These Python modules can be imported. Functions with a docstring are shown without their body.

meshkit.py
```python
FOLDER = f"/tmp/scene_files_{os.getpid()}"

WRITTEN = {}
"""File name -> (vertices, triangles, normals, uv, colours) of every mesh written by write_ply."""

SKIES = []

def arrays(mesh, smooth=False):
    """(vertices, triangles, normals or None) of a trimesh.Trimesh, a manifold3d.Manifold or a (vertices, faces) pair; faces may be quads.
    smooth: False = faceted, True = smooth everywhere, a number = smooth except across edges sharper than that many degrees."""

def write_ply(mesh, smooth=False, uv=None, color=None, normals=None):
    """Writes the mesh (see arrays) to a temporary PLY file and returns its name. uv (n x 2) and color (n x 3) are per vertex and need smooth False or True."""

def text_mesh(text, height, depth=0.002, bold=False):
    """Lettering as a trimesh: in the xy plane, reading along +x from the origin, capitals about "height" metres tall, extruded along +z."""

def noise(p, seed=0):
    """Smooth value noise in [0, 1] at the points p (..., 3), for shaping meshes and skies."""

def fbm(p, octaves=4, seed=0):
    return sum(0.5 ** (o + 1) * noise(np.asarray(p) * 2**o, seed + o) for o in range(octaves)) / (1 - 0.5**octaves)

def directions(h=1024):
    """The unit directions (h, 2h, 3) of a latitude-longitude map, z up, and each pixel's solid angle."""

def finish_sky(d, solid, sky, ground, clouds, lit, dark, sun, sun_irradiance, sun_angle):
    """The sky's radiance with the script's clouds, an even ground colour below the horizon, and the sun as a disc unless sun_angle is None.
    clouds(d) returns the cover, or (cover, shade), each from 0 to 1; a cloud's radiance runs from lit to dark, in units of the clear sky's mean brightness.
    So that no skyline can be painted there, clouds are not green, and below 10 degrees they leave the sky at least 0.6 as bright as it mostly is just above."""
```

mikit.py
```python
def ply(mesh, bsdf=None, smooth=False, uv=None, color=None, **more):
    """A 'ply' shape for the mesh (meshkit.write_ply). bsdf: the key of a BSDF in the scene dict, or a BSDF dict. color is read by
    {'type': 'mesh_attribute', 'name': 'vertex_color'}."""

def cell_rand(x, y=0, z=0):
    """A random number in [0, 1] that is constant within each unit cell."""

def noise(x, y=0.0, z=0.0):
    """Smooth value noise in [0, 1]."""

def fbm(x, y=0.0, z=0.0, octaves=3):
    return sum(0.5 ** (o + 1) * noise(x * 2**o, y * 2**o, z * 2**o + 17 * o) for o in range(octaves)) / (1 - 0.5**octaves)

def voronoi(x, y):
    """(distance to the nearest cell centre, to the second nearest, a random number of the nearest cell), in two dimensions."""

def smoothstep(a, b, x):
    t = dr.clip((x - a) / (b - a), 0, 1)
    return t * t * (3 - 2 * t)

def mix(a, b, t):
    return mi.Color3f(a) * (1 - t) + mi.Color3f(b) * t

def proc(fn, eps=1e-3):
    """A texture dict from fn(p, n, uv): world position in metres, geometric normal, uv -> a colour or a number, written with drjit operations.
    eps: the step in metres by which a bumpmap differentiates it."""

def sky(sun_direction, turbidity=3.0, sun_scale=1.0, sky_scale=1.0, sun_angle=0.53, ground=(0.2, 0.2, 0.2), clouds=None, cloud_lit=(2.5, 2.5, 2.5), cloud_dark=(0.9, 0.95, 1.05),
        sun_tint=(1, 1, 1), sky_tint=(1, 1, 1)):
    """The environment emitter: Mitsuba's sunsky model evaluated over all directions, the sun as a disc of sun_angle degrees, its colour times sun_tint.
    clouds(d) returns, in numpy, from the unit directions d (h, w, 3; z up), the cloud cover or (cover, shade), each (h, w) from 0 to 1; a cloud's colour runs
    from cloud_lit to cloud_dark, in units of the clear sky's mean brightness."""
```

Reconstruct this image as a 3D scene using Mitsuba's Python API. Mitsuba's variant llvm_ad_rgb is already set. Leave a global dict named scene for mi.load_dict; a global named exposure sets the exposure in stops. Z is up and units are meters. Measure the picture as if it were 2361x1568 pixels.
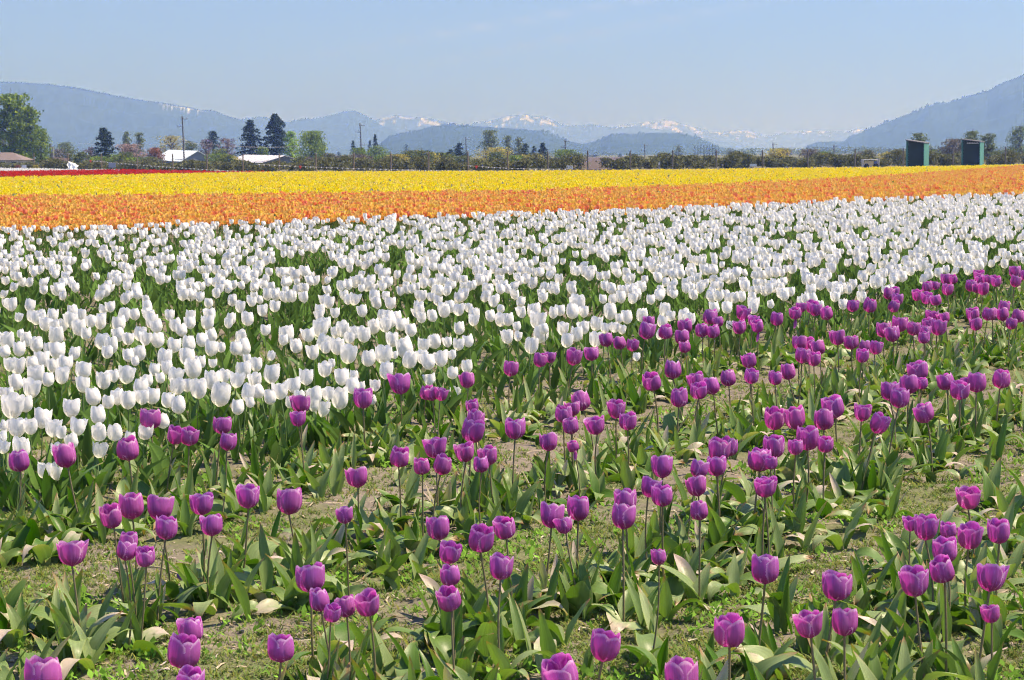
import math
import numpy as np
import trimesh
import drjit as dr
import mitsuba as mi
import mikit, meshkit
from mikit import proc, noise, fbm, smoothstep, mix, cell_rand

T = mi.ScalarTransform4f
scene, labels = {}, {}
rng = np.random.default_rng(7)

# ------------------------------------------------------------------ camera, sky, air, exposure
CAM_H, FPX, W0, H0 = 1.40, 4600.0, 2361.0, 1568.0       # focal length in units of a 2361 px wide picture
PITCH, ROLL = math.atan(427.0 / FPX), math.radians(0.40)
_F = np.array([0, math.cos(PITCH), -math.sin(PITCH)])
_R0, _U0 = np.array([1.0, 0, 0]), np.array([0, math.sin(PITCH), math.cos(PITCH)])
_R = _R0 * math.cos(ROLL) - _U0 * math.sin(ROLL)
_U = _U0 * math.cos(ROLL) + _R0 * math.sin(ROLL)
_M = np.eye(4)
_M[:3, 0], _M[:3, 1], _M[:3, 2], _M[:3, 3] = -_R, _U, _F, (0, 0, CAM_H)
scene['camera'] = {'type': 'thinlens', 'fov': math.degrees(2 * math.atan(W0 / 2 / FPX)), 'fov_axis': 'x', 'to_world': T(_M),
                   'near_clip': 0.5, 'far_clip': 60000.0, 'aperture_radius': 0.0016, 'focus_distance': 8.0,
                   'medium': {'type': 'ref', 'id': 'haze_air'}}
SUN = np.array([0.178, 0.015, 0.30]); SUN /= np.linalg.norm(SUN)


def ray(x, y):
    d = _F + _R * (x - W0 / 2) / FPX - _U * (y - H0 / 2) / FPX
    return d / d[1]


def ground_at(x, y, z=0.0):
    """The spot at height z seen at (x, y) of the photograph (2361 px wide): how measured positions become places."""
    d = ray(x, y)
    return np.array([0, 0, CAM_H]) + d * ((z - CAM_H) / d[2])


def at(x, y, dist):
    return np.array([0, 0, CAM_H]) + ray(x, y) * dist


def _contrails(d):
    out = np.zeros(d.shape[:2])
    for (a, b, w, amp) in (((1500, -2), (850, 108), .0012, .24), ((1780, 2), (930, 158), .0014, .20)):
        p, q = ray(*a), ray(*b)
        n = np.cross(p, q); n /= np.linalg.norm(n)
        m = (p + q) / 2; m /= np.linalg.norm(m)
        t = d @ ((q - p) / np.linalg.norm(q - p))
        t0 = m @ ((q - p) / np.linalg.norm(q - p))
        fade = np.exp(-((t - t0) / .10) ** 2) * (d @ m > 0.9)
        k = meshkit.noise(d * 60.0, 3)
        out = np.maximum(out, amp * np.exp(-((d @ n) / w) ** 2) * fade * (0.5 + 0.8 * k))
    veil = 0.10 * meshkit.fbm(d * np.array([3.0, 3.0, 16.0]), 4, 5) ** 2
    return np.clip(out + veil, 0, 1)


scene['sky'] = mikit.sky(SUN, turbidity=2.4, sun_scale=1.0, sky_scale=0.72, ground=(0.14, 0.16, 0.08), clouds=_contrails,
                         cloud_lit=(3.0, 2.95, 3.0), cloud_dark=(1.2, 1.2, 1.25), sky_tint=(0.755, 0.83, 1.16))
exposure = 2.48
_S = 1.22
scene['haze_air'] = {'type': 'homogeneous', 'albedo': {'type': 'rgb', 'value': [0.82, 0.895, 1.0]}, 'phase': {'type': 'hg', 'g': 0.50},
                     'sigma_t': {'type': 'rgb', 'value': [1.12e-4 * _S, 1.65e-4 * _S, 3.2e-4 * _S]}}

# ------------------------------------------------------------------ helpers
def ref(k): return {'type': 'ref', 'id': k}


_count = {}


def numbered(name):
    n = _count.get(name, 0); _count[name] = n + 1
    return name if n == 0 else f'{name}_{n:03d}'


def thing(name, label=None, cat=None, group=None, kind=None):
    key = numbered(name); labels[key] = {}
    for k, v in (('label', label), ('category', cat), ('group', group), ('kind', kind)):
        if v: labels[key][k] = v
    return key


def part(parent, name, shape, label=None, kind=None):
    key = numbered(parent + '__' + name); scene[key] = shape
    if label or kind:
        labels[key] = {k: v for k, v in (('label', label), ('kind', kind)) if v}
    return key


def put(shape, M): return {**shape, 'to_world': T(M)}


def tr(p, rz=0.0, sc=1.0, tilt=(0, 0)):
    """translate * tilt * rotate about z * scale"""
    c, s = math.cos(rz), math.sin(rz)
    sc = np.broadcast_to(np.asarray(sc, float), 3)
    R = np.array([[c, -s, 0], [s, c, 0], [0, 0, 1.0]]) @ np.diag(sc)
    ax, ay = tilt
    n = np.array([ax, ay, 1.0]); n /= np.linalg.norm(n)
    u = np.array([1.0, 0, 0]) - n * n[0]; u /= np.linalg.norm(u)
    B = np.stack([u, np.cross(n, u), n], 1)
    M = np.eye(4); M[:3, :3] = B @ R; M[:3, 3] = p
    return M


class Buf:
    def __init__(s): s.v, s.f, s.c, s.n = [], [], [], 0

    def add(s, v, f, c):
        v = np.asarray(v, float); c = np.broadcast_to(np.asarray(c, float), v.shape)
        s.v.append(v); s.f.append(np.asarray(f, int) + s.n); s.c.append(c); s.n += len(v)

    def ply(s, bsdf, smooth=False):
        v, f, c = np.vstack(s.v), np.vstack(s.f), np.vstack(s.c)
        return mikit.ply((v, f), bsdf, smooth=smooth, color=np.clip(c, 0, 1))

    def tris(s): return sum(len(x) for x in s.f)


def scatter(buf, var, P, rz, sc, tilt, tint, which):
    """bakes copies of the variants (v, f, c) into one mesh"""
    for k, (v, f, c) in enumerate(var):
        m = np.nonzero(which == k)[0]
        if not len(m): continue
        co, si = np.cos(rz[m]), np.sin(rz[m])
        S = sc[m]
        x = v[None] * S[:, None, :]
        X = x[..., 0] * co[:, None] - x[..., 1] * si[:, None]
        Y = x[..., 0] * si[:, None] + x[..., 1] * co[:, None]
        Z = x[..., 2]
        X = X + tilt[m, 0:1] * Z; Y = Y + tilt[m, 1:2] * Z
        V = np.stack([X, Y, Z], -1) + P[m][:, None]
        F = f[None] + (np.arange(len(m)) * len(v))[:, None, None]
        C = c[None] * tint[m][:, None]
        buf.add(V.reshape(-1, 3), F.reshape(-1, 3), C.reshape(-1, 3))


def grid_faces(nu, nv):
    i, j = np.meshgrid(np.arange(nu), np.arange(nv), indexing='ij')
    a = i * (nv + 1) + j; b = a + 1; c = a + nv + 2; d = a + nv + 1
    return np.vstack([np.stack([a, b, c], -1).reshape(-1, 3), np.stack([a, c, d], -1).reshape(-1, 3)])


def tube(pts, rad, n=6, cap=True):
    p = np.asarray(pts, float); rad = np.broadcast_to(np.asarray(rad, float), len(p))
    t = np.gradient(p, axis=0); t /= np.linalg.norm(t, axis=1, keepdims=True)
    a = np.cross(t, [0.31, 0.9, 0.13]); a /= np.linalg.norm(a, axis=1, keepdims=True)
    b = np.cross(t, a)
    th = np.arange(n) * 2 * np.pi / n
    v = p[:, None] + rad[:, None, None] * (np.cos(th)[None, :, None] * a[:, None] + np.sin(th)[None, :, None] * b[:, None])
    i, j = np.meshgrid(np.arange(len(p) - 1), np.arange(n), indexing='ij')
    q = [i * n + j, i * n + (j + 1) % n, (i + 1) * n + (j + 1) % n, (i + 1) * n + j]
    f = np.vstack([np.stack([q[0], q[1], q[2]], -1).reshape(-1, 3), np.stack([q[0], q[2], q[3]], -1).reshape(-1, 3)])
    v = v.reshape(-1, 3)
    if cap:
        k = len(v); v = np.vstack([v, p[:1], p[-1:]])
        j = np.arange(n); e = (len(p) - 1) * n
        f = np.vstack([f, np.stack([(j + 1) % n, j, j * 0 + k], -1), np.stack([e + j, e + (j + 1) % n, j * 0 + k + 1], -1)])
    return v, f


def box(x0, x1, y0, y1, z0, z1, bevel=0.0):
    if bevel > 0:
        from manifold3d import Manifold
        b = bevel
        pts = [[x, y, z] for x in (x0 + b, x1 - b) for y in (y0 + b, y1 - b) for z in (z0, z1)] + \
              [[x, y, z] for x in (x0, x1) for y in (y0 + b, y1 - b) for z in (z0 + b, z1 - b)] + \
              [[x, y, z] for x in (x0 + b, x1 - b) for y in (y0, y1) for z in (z0 + b, z1 - b)]
        h = trimesh.Trimesh(np.array(pts)).convex_hull
        return np.array(h.vertices), np.array(h.faces)
    m = trimesh.creation.box(bounds=[[x0, y0, z0], [x1, y1, z1]])
    return np.array(m.vertices), np.array(m.faces)


# ------------------------------------------------------------------ materials
def thin(tex, trans=0.7, rough=0.5, **k):
    return {'type': 'principledthin', 'base_color': tex, 'diff_trans': trans, 'roughness': rough, 'spec_trans': 0.0, 'eta': 1.35, **k}


def purple_col(p, n, uv):
    t, s = uv.x, (uv.y - dr.floor(uv.y)) * 2 - 1
    e = dr.abs(s)
    st = noise(s * 9 + dr.floor(uv.y) * 7.3, t * 1.6, dr.floor(uv.y) * 3.1)
    vary = noise(p.x * 5.1, p.y * 5.1, 2.0)
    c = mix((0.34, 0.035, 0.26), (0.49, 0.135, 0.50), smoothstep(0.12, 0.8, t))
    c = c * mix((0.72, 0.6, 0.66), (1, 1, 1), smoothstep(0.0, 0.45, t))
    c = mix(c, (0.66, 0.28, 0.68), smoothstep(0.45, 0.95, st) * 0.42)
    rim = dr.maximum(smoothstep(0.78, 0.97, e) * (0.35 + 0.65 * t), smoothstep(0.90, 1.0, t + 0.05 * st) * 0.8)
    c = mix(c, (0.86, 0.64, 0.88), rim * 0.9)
    c = mix(c, c * mi.Color3f(1.05, 1.0, 0.94), smoothstep(0.3, 0.8, noise(p.x * 3.3 + 40, p.y * 3.3, 5.0)))
    return c * (0.84 + 0.16 * vary + 0.18 * noise(s * 26 + dr.floor(uv.y) * 3.0, t * 2.5, 1.0))


def white_col(p, n, uv):
    t, s = uv.x, (uv.y - dr.floor(uv.y)) * 2 - 1
    st = noise(s * 8 + dr.floor(uv.y) * 7.3, t * 1.5, dr.floor(uv.y) * 3.1)
    c = mix((0.86, 0.87, 0.68), (0.955, 0.95, 0.93), smoothstep(0.02, 0.40, t + 0.12 * st))
    return c * (0.95 + 0.05 * st)


def leaf_col(p, n, uv):
    t, k = uv.x, dr.floor(uv.y)
    s = (uv.y - k) * 2.04 - 1
    h = cell_rand(k, 3, 1)
    vary = noise(p.x * 6, p.y * 6, 4.0)
    vein = noise(s * 14 + k * 5.0, t * 1.2, k)
    blot = fbm(s * 1.3 + k * 9.0, t * 4.0, k * 2.0, 3)
    c = mix((0.09, 0.185, 0.025), (0.365, 0.435, 0.22), 0.75 * h + 0.6 * vary - 0.24)
    c = c * (0.88 + 0.24 * vein)
    c = mix(c, (0.40, 0.44, 0.12), smoothstep(0.9, 1.0, dr.abs(s)) * 0.5)
    dry = smoothstep(0.80, 1.02, t + 0.25 * (blot - 0.5) + 0.13 * (h - 0.5)) + smoothstep(0.94, 1.0, dr.abs(s) + 0.2 * (blot - 0.6)) * 0.6 * t
    c = mix(c, (0.42, 0.19, 0.11), dr.clip(dry, 0, 1) * 0.8)
    faded = smoothstep(0.84, 0.88, h) * smoothstep(0.25, 0.75, t + 0.6 * (blot - 0.5))
    return mix(c, (0.58, 0.46, 0.42), faded * 0.85)


def bed_leaf_col(p, n, uv):
    t, k = uv.x, dr.floor(uv.y)
    s = (uv.y - k) * 2.04 - 1
    vein = noise(s * 14 + k * 5.0, t * 1.2, k)
    c = mix((0.075, 0.165, 0.028), (0.15, 0.25, 0.08), cell_rand(k, 3, 1))
    c = c * (0.86 + 0.28 * vein)
    return mix(c, (0.36, 0.30, 0.12), smoothstep(0.93, 1.03, t + 0.1 * cell_rand(k, 1, 8)) * 0.7)


def soil_col(p, n, uv):
    a = fbm(p.x * 1.7, p.y * 1.7, 0.3, 4)
    b = fbm(p.x * 23, p.y * 23, 1.7, 3)
    g = noise(p.x * 110, p.y * 110, 0.5)
    c = mix((0.14, 0.12, 0.096), (0.275, 0.24, 0.198), dr.clip(0.15 + 0.5 * a + 0.75 * (b - 0.35), 0, 1))
    c = c * (0.82 + 0.36 * g)
    moss = smoothstep(0.43, 0.66, fbm(p.x * 2.6 + 9, p.y * 2.6, 5.2, 4) * 0.75 + 0.25 * b)
    c = mix(c, (0.125, 0.155, 0.055), moss * 0.7)
    far = smoothstep(180, 420, p.y)
    field = mix((0.12, 0.15, 0.06), (0.18, 0.16, 0.09), fbm(p.x * 0.01, p.y * 0.01, 3.0, 3))
    return mix(c, field, far)


def soil_bump(p, n, uv):
    return 0.012 * fbm(p.x * 30, p.y * 30, 0.9, 3) + 0.004 * noise(p.x * 120, p.y * 120, 2.2)


VC = {'type': 'mesh_attribute', 'name': 'vertex_color'}
def sheet(fn, through, w, rough=0.5, spec=0.3):
    """A thin living sheet: grey-ish bloom reflected from its skin, saturated colour in the light that comes through."""
    return {'type': 'blendbsdf', 'weight': w,
            'front': {'type': 'twosided', 'bsdf': {'type': 'principled', 'base_color': proc(fn), 'roughness': rough, 'specular': spec}},
            'back': {'type': 'principledthin', 'base_color': proc(lambda p, n, uv: dr.clip(fn(p, n, uv) * mi.Color3f(through), 0, 1)), 'diff_trans': 2.0, 'roughness': 0.9, 'spec_trans': 0.0, 'eta': 1.05}}


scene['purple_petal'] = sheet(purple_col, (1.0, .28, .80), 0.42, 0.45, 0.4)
scene['white_petal'] = thin(proc(white_col), 0.8, 0.5)
scene['leaf_green'] = sheet(leaf_col, (.70, 1.0, .10), 0.32, 0.42, 0.4)
scene['bed_leaf'] = sheet(bed_leaf_col, (.65, .95, .14), 0.34, 0.42, 0.4)
scene['plant_tint'] = thin(VC, 0.6, 0.6)
scene['far_tint'] = thin(VC, 0.35, 0.9)
scene['stem_green'] = {'type': 'principled', 'base_color': {'type': 'rgb', 'value': [0.14, 0.22, 0.07]}, 'roughness': 0.5}
scene['stem_brown'] = {'type': 'principled', 'base_color': {'type': 'rgb', 'value': [0.185, 0.16, 0.085]}, 'roughness': 0.5}
scene['soil'] = {'type': 'bumpmap', 'arbitrary': proc(soil_bump, 0.003), 'scale': 1.0, 'bsdf': {'type': 'diffuse', 'reflectance': proc(soil_col)}}
scene['solid_tint'] = {'type': 'twosided', 'bsdf': {'type': 'principled', 'base_color': VC, 'roughness': 0.75, 'specular': 0.25}}


def paint_col(p, n, uv):
    return mix((0.055, 0.20, 0.165), (0.085, 0.25, 0.205), fbm(p.x * 3, p.y * 3, p.z * 0.8, 4))


scene['green_paint'] = {'type': 'twosided', 'bsdf': {'type': 'principled', 'base_color': proc(paint_col), 'roughness': 0.6}}


scene['dark_paint'] = {'type': 'twosided', 'bsdf': {'type': 'principled', 'base_color': {'type': 'rgb', 'value': [.016, .040, .038]}, 'roughness': 0.7}}


def solid(v, f, c, smooth=False):
    c = np.broadcast_to(np.asarray(c, float), np.asarray(v).shape)
    return mikit.ply((v, f), 'solid_tint', smooth=bool(smooth), color=c)


# ------------------------------------------------------------------ the setting: ground, hills, haze
def spaced(lo, hi, step, far, growth=1.16):
    mid = np.arange(lo, hi + 1e-6, step)
    out, s, x = [], step, hi
    while x < far:
        s *= growth; x += s; out.append(min(x, far))
    outl, s, x = [], step, lo
    while x > -far:
        s *= growth; x -= s; outl.append(max(x, -far))
    return np.concatenate([outl[::-1], mid, out])


gx, gy = spaced(-2.2, 3.2, 0.032, 16000), spaced(4.2, 12.0, 0.036, 16000)
GX, GY = np.meshgrid(gx, gy, indexing='ij')


def relief(x, y):
    q = np.stack([x, y, np.zeros_like(x)], -1)
    w = np.clip((30 - np.hypot(x, y)) / 15, 0, 1)
    return w * (0.05 * (meshkit.fbm(q * 2.3, 3, 2) - 0.5) + 0.032 * (meshkit.fbm(q * 11, 3, 4) - 0.5))


gv = np.stack([GX, GY, relief(GX, GY)], -1).reshape(-1, 3)
gf = grid_faces(len(gx) - 1, len(gy) - 1)[:, ::-1]
thing('ground', 'dry brown soil with moss and weeds between the tulip rows', kind='structure')
scene['ground'] = mikit.ply((gv, gf), 'soil', smooth=True)
labels['ground'] = {'label': 'dry brown soil with moss and weeds between the tulip rows', 'kind': 'structure'}


def range_of(name, label, prof, D, depth, col, snow=None, jag=0.0, seed=0, sx=None):
    """A ridge of hills: crest heights measured along the skyline, at distance D; slopes fall to the plain before and behind it."""
    prof = np.array(prof, float)
    xs = np.arange(prof[0, 0], prof[-1, 0], 2.6)
    ys = np.interp(xs, prof[:, 0], prof[:, 1])
    crest = np.array([at(x, y, D) for x, y in zip(xs, ys)])
    ks = np.concatenate([np.linspace(-1, 0, 18), np.linspace(0.12, 1, 6)])
    X = np.zeros((len(xs), len(ks))); Y = X.copy(); Z = X.copy()
    for j, k in enumerate(ks):
        dist = D + k * depth
        X[:, j] = crest[:, 0] * (dist / D)
        Y[:, j] = dist
        fall = (1 - abs(k)) ** 1.25 if k < 0 else (1 - k)
        Z[:, j] = (crest[:, 2] + 3) * fall - 3
    q = np.stack([X, Y, Z * 0], -1) / (D * 0.02)
    w = np.minimum(1, np.abs(ks) * 3)[None] * np.clip(1 - np.abs(ks), 0, 1)[None]
    hmax = crest[:, 2].max()
    Z += w * (meshkit.fbm(q, 4, seed) - 0.5) * hmax * 0.42
    jr = np.random.default_rng(seed)
    Z[:, 17] += jag * np.maximum(0, jr.random(len(xs)) * meshkit.noise(np.stack([xs / 22, xs * 0, xs * 0], -1), seed + 3) - .12) * np.clip(Z[:, 17] / hmax * 4, 0, 1)
    n1 = meshkit.fbm(q * 2.3 + 7, 4, seed + 9)[..., None]
    n2 = meshkit.fbm(q * 9 + 3, 3, seed + 11)[..., None]
    c = np.array(col[0]) * (1 - n1) + np.array(col[1]) * n1
    c = c * (0.85 + 0.3 * n2)
    if snow is not None:
        lo, hi, amt = snow
        s = meshkit.fbm(q * (np.array([26, 9, 1]) if sx else np.array([6, 2.4, 1])) + 1, 4, seed + 21)
        lev = crest[:, 2:3] * .9 if sx else hmax
        m = np.clip((s + (Z / lev - lo) / (hi - lo) * 0.42 - (1 - amt)) / 0.09, 0, 1)[..., None]
        if sx: m = m * (np.clip(1 - np.abs(xs - sum(sx) / 2) / ((sx[1] - sx[0]) / 2), 0, 1) ** .5)[:, None, None]
        c = c * (1 - m) + np.array([0.78, 0.84, 0.93]) * m
    v = np.stack([X, Y, Z], -1).reshape(-1, 3)
    f = grid_faces(len(xs) - 1, len(ks) - 1)[:, ::-1]
    key = thing(name, label, kind='structure')
    scene[key] = mikit.ply((v, f), 'hill_cover', smooth=True, color=c.reshape(-1, 3))


scene['hill_cover'] = {'type': 'twosided', 'bsdf': {'type': 'diffuse', 'reflectance': VC}}
FOREST = ((0.022, 0.045, 0.022), (0.05, 0.075, 0.03))
range_of('hill', 'low wooded hill in the middle distance at centre', [(860, 352), (877, 331), (895, 317), (920, 309), (952, 304), (973, 300), (995, 293), (1027, 290), (1059, 289), (1091, 293), (1126, 293), (1167, 296), (1200, 297.5), (1220, 301), (1247, 302), (1268, 309), (1293, 318.5), (1314, 326.6), (1341, 332), (1362, 330.6), (1384, 324), (1408, 311), (1438, 309), (1470, 310.5), (1497, 306.5), (1515, 306.5), (1550, 309), (1583, 312), (1609, 318.5), (1636, 330.6), (1663, 341), (1700, 356)], 3400, 900, FOREST, jag=9, seed=3)
range_of('mountain', 'dark wooded mountain rising at the right edge', [(1860, 345), (1883, 335), (1900, 337), (1922, 332), (1947, 326), (1958, 316), (1977, 309), (2005, 298), (2027, 289), (2060, 276), (2087, 265), (2115, 257), (2142, 246), (2170, 239), (2198, 235), (2225, 224), (2253, 216), (2280, 209), (2302, 195), (2330, 184), (2346, 178.5), (2362, 173), (2450, 150), (2600, 150), (2800, 190)], 4300, 1500, FOREST, jag=13, seed=8)
range_of('mountain', 'long smooth blue mountain falling from the left edge', [(-420, 230), (-200, 192), (0, 188), (47, 189.6), (118, 195), (193, 205), (234, 214), (275, 222.6), (331, 232), (386, 239), (427, 246), (468, 254), (496, 256), (524, 268), (551, 275), (600, 296), (680, 318), (780, 340), (860, 356)], 5600, 1800, FOREST, snow=(0.93, 1.1, 0.12), jag=4, seed=15, sx=(365, 480))
range_of('mountain', 'pointed blue peak behind the trees left of centre', [(480, 330), (560, 275), (611, 270), (640, 279), (665, 282), (697, 275.5), (729, 274), (764, 265), (804, 255.5), (818, 255.4), (831, 261), (845, 267.5), (861, 278), (885, 293), (912, 304), (960, 320), (1040, 350)], 7200, 1800, FOREST, jag=10, seed=22)
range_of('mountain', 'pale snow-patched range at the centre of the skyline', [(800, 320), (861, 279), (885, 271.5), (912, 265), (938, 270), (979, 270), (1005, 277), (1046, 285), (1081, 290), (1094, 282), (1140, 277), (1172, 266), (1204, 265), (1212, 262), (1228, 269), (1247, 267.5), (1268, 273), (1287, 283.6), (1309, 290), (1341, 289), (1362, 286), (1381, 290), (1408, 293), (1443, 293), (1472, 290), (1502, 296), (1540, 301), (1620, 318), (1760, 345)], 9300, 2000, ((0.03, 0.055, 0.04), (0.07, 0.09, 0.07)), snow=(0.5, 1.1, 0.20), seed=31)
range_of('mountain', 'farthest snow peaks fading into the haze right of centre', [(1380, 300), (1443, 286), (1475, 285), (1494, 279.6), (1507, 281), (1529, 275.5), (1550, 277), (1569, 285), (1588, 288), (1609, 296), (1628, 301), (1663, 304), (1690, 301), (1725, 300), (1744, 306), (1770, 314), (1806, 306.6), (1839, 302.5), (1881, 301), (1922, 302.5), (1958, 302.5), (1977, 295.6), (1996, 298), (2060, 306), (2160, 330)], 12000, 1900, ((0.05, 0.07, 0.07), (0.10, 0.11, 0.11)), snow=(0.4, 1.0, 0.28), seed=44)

thing('haze', 'thin blue haze filling the air over the fields', kind='stuff')
scene['haze'] = {'type': 'cube', 'to_world': T().translate([0, 0, 118]).scale([16500, 16500, 121]), 'bsdf': {'type': 'null'}, 'interior': ref('haze_air')}

# ------------------------------------------------------------------ tulip parts
def prof_fn(rs):
    from scipy.interpolate import PchipInterpolator
    return PchipInterpolator([0, .05, .14, .28, .48, .68, .85, 1.0], rs)


PROF = {'purple': [(.08, .38, .66, .90, 1.0, 1.0, .95, .86), (.08, .36, .63, .87, 1.0, 1.02, 1.0, .93), (.08, .40, .69, .92, 1.0, .97, .88, .77)],
        'white': [(.07, .33, .59, .85, 1.0, 1.0, .94, .84), (.07, .31, .56, .83, 1.0, 1.02, .98, .90), (.07, .35, .62, .88, 1.0, .97, .87, .73)]}


def petal_mesh(kind, shape, inner, az, r, nt=8, ns=6, pid=0, open_=0.0):
    pf = prof_fn(PROF[kind][shape])
    t0 = np.linspace(0, 1, nt + 1) ** 0.85
    s0 = np.linspace(-1, 1, ns + 1)
    Tt, S = np.meshgrid(t0, s0, indexing='ij')
    tip = r.uniform(.26, .36); lean = r.uniform(-.05, .05); top = r.uniform(.90, 1.05) * (0.98 if inner else 1.0)
    tm = (1 - tip * np.abs(S) ** 2.3 + lean * S + 0.015 * np.sin(S * 9 + r.uniform(0, 6)))
    t = Tt * tm
    half = math.radians(r.uniform(56, 64) if not inner else r.uniform(54, 62))
    wid = 0.40 + 0.60 * np.clip(t / .42, 0, 1) ** 0.7
    wid = wid * (1 - 0.14 * np.clip((t - .58) / .42, 0, 1) ** 2)
    ang = S * half * wid
    flare = r.normal(0.0, .05) + open_
    rad = pf(np.clip(t, 0, 1)) * (0.92 if inner else 1.0)
    rad = rad * (1 - (0.17 if not inner else 0.11) * S ** 2 * (.35 + .65 * t)) + flare * t ** 3
    rad += 0.018 * np.sin(S * 5 + Tt * 4 + r.uniform(0, 6)) * t
    rad += 0.05 * np.clip(Tt - .9, 0, 1) * 10 * r.uniform(-.2, .6) * (1 - S ** 2) * .6
    z = top * (t ** 1.12)
    a = ang + az
    v = np.stack([rad * np.cos(a), rad * np.sin(a), z], -1).reshape(-1, 3)
    uv = np.stack([Tt, (S + 1) / 2 * 0.998 + pid], -1).reshape(-1, 2)
    return v, grid_faces(nt, ns), uv


def bloom_variant(kind, k, nt=8, ns=6, open_=None):
    r = np.random.default_rng(1000 + k + (500 if kind == 'white' else 0))
    shape = k % 3
    o = r.choice([0, 0, .03, .08, .20]) if open_ is None else open_
    out, a0 = [], r.uniform(0, 6.28)
    for i in range(6):
        inner = i % 2 == 1
        az = a0 + i * math.pi / 3 + r.normal(0, .07)
        out.append(petal_mesh(kind, shape, inner, az, r, nt, ns, pid=int(r.integers(0, 60)), open_=o + (r.choice([0, 0, 0, .12])))
                   )
    return out                                            # unit radius 1, height 1


NV = 16
PETALS = {}
for kind in ('purple', 'white'):
    PETALS[kind] = [[mikit.ply((v, f), kind + '_petal', smooth=True, uv=uv) for v, f, uv in bloom_variant(kind, k)] for k in range(NV)]


def stem_variant(k, lo=False):
    r = np.random.default_rng(50 + k)
    b = r.normal(0, .05, 2)
    t = np.linspace(0, 1, 6)
    p = np.stack([b[0] * np.sin(t * math.pi), b[1] * np.sin(t * math.pi), t], -1)
    return p


def make_stem(p0, p1, bow, r0, r1, bsdf, n=6):
    t = np.linspace(0, 1, 7)[:, None]
    p = p0 + (p1 - p0) * t + np.array([bow[0], bow[1], 0]) * np.sin(t * math.pi)
    v, f = tube(p, np.linspace(r0, r1, 7), n)
    return mikit.ply((v, f), bsdf, smooth=True)


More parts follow.
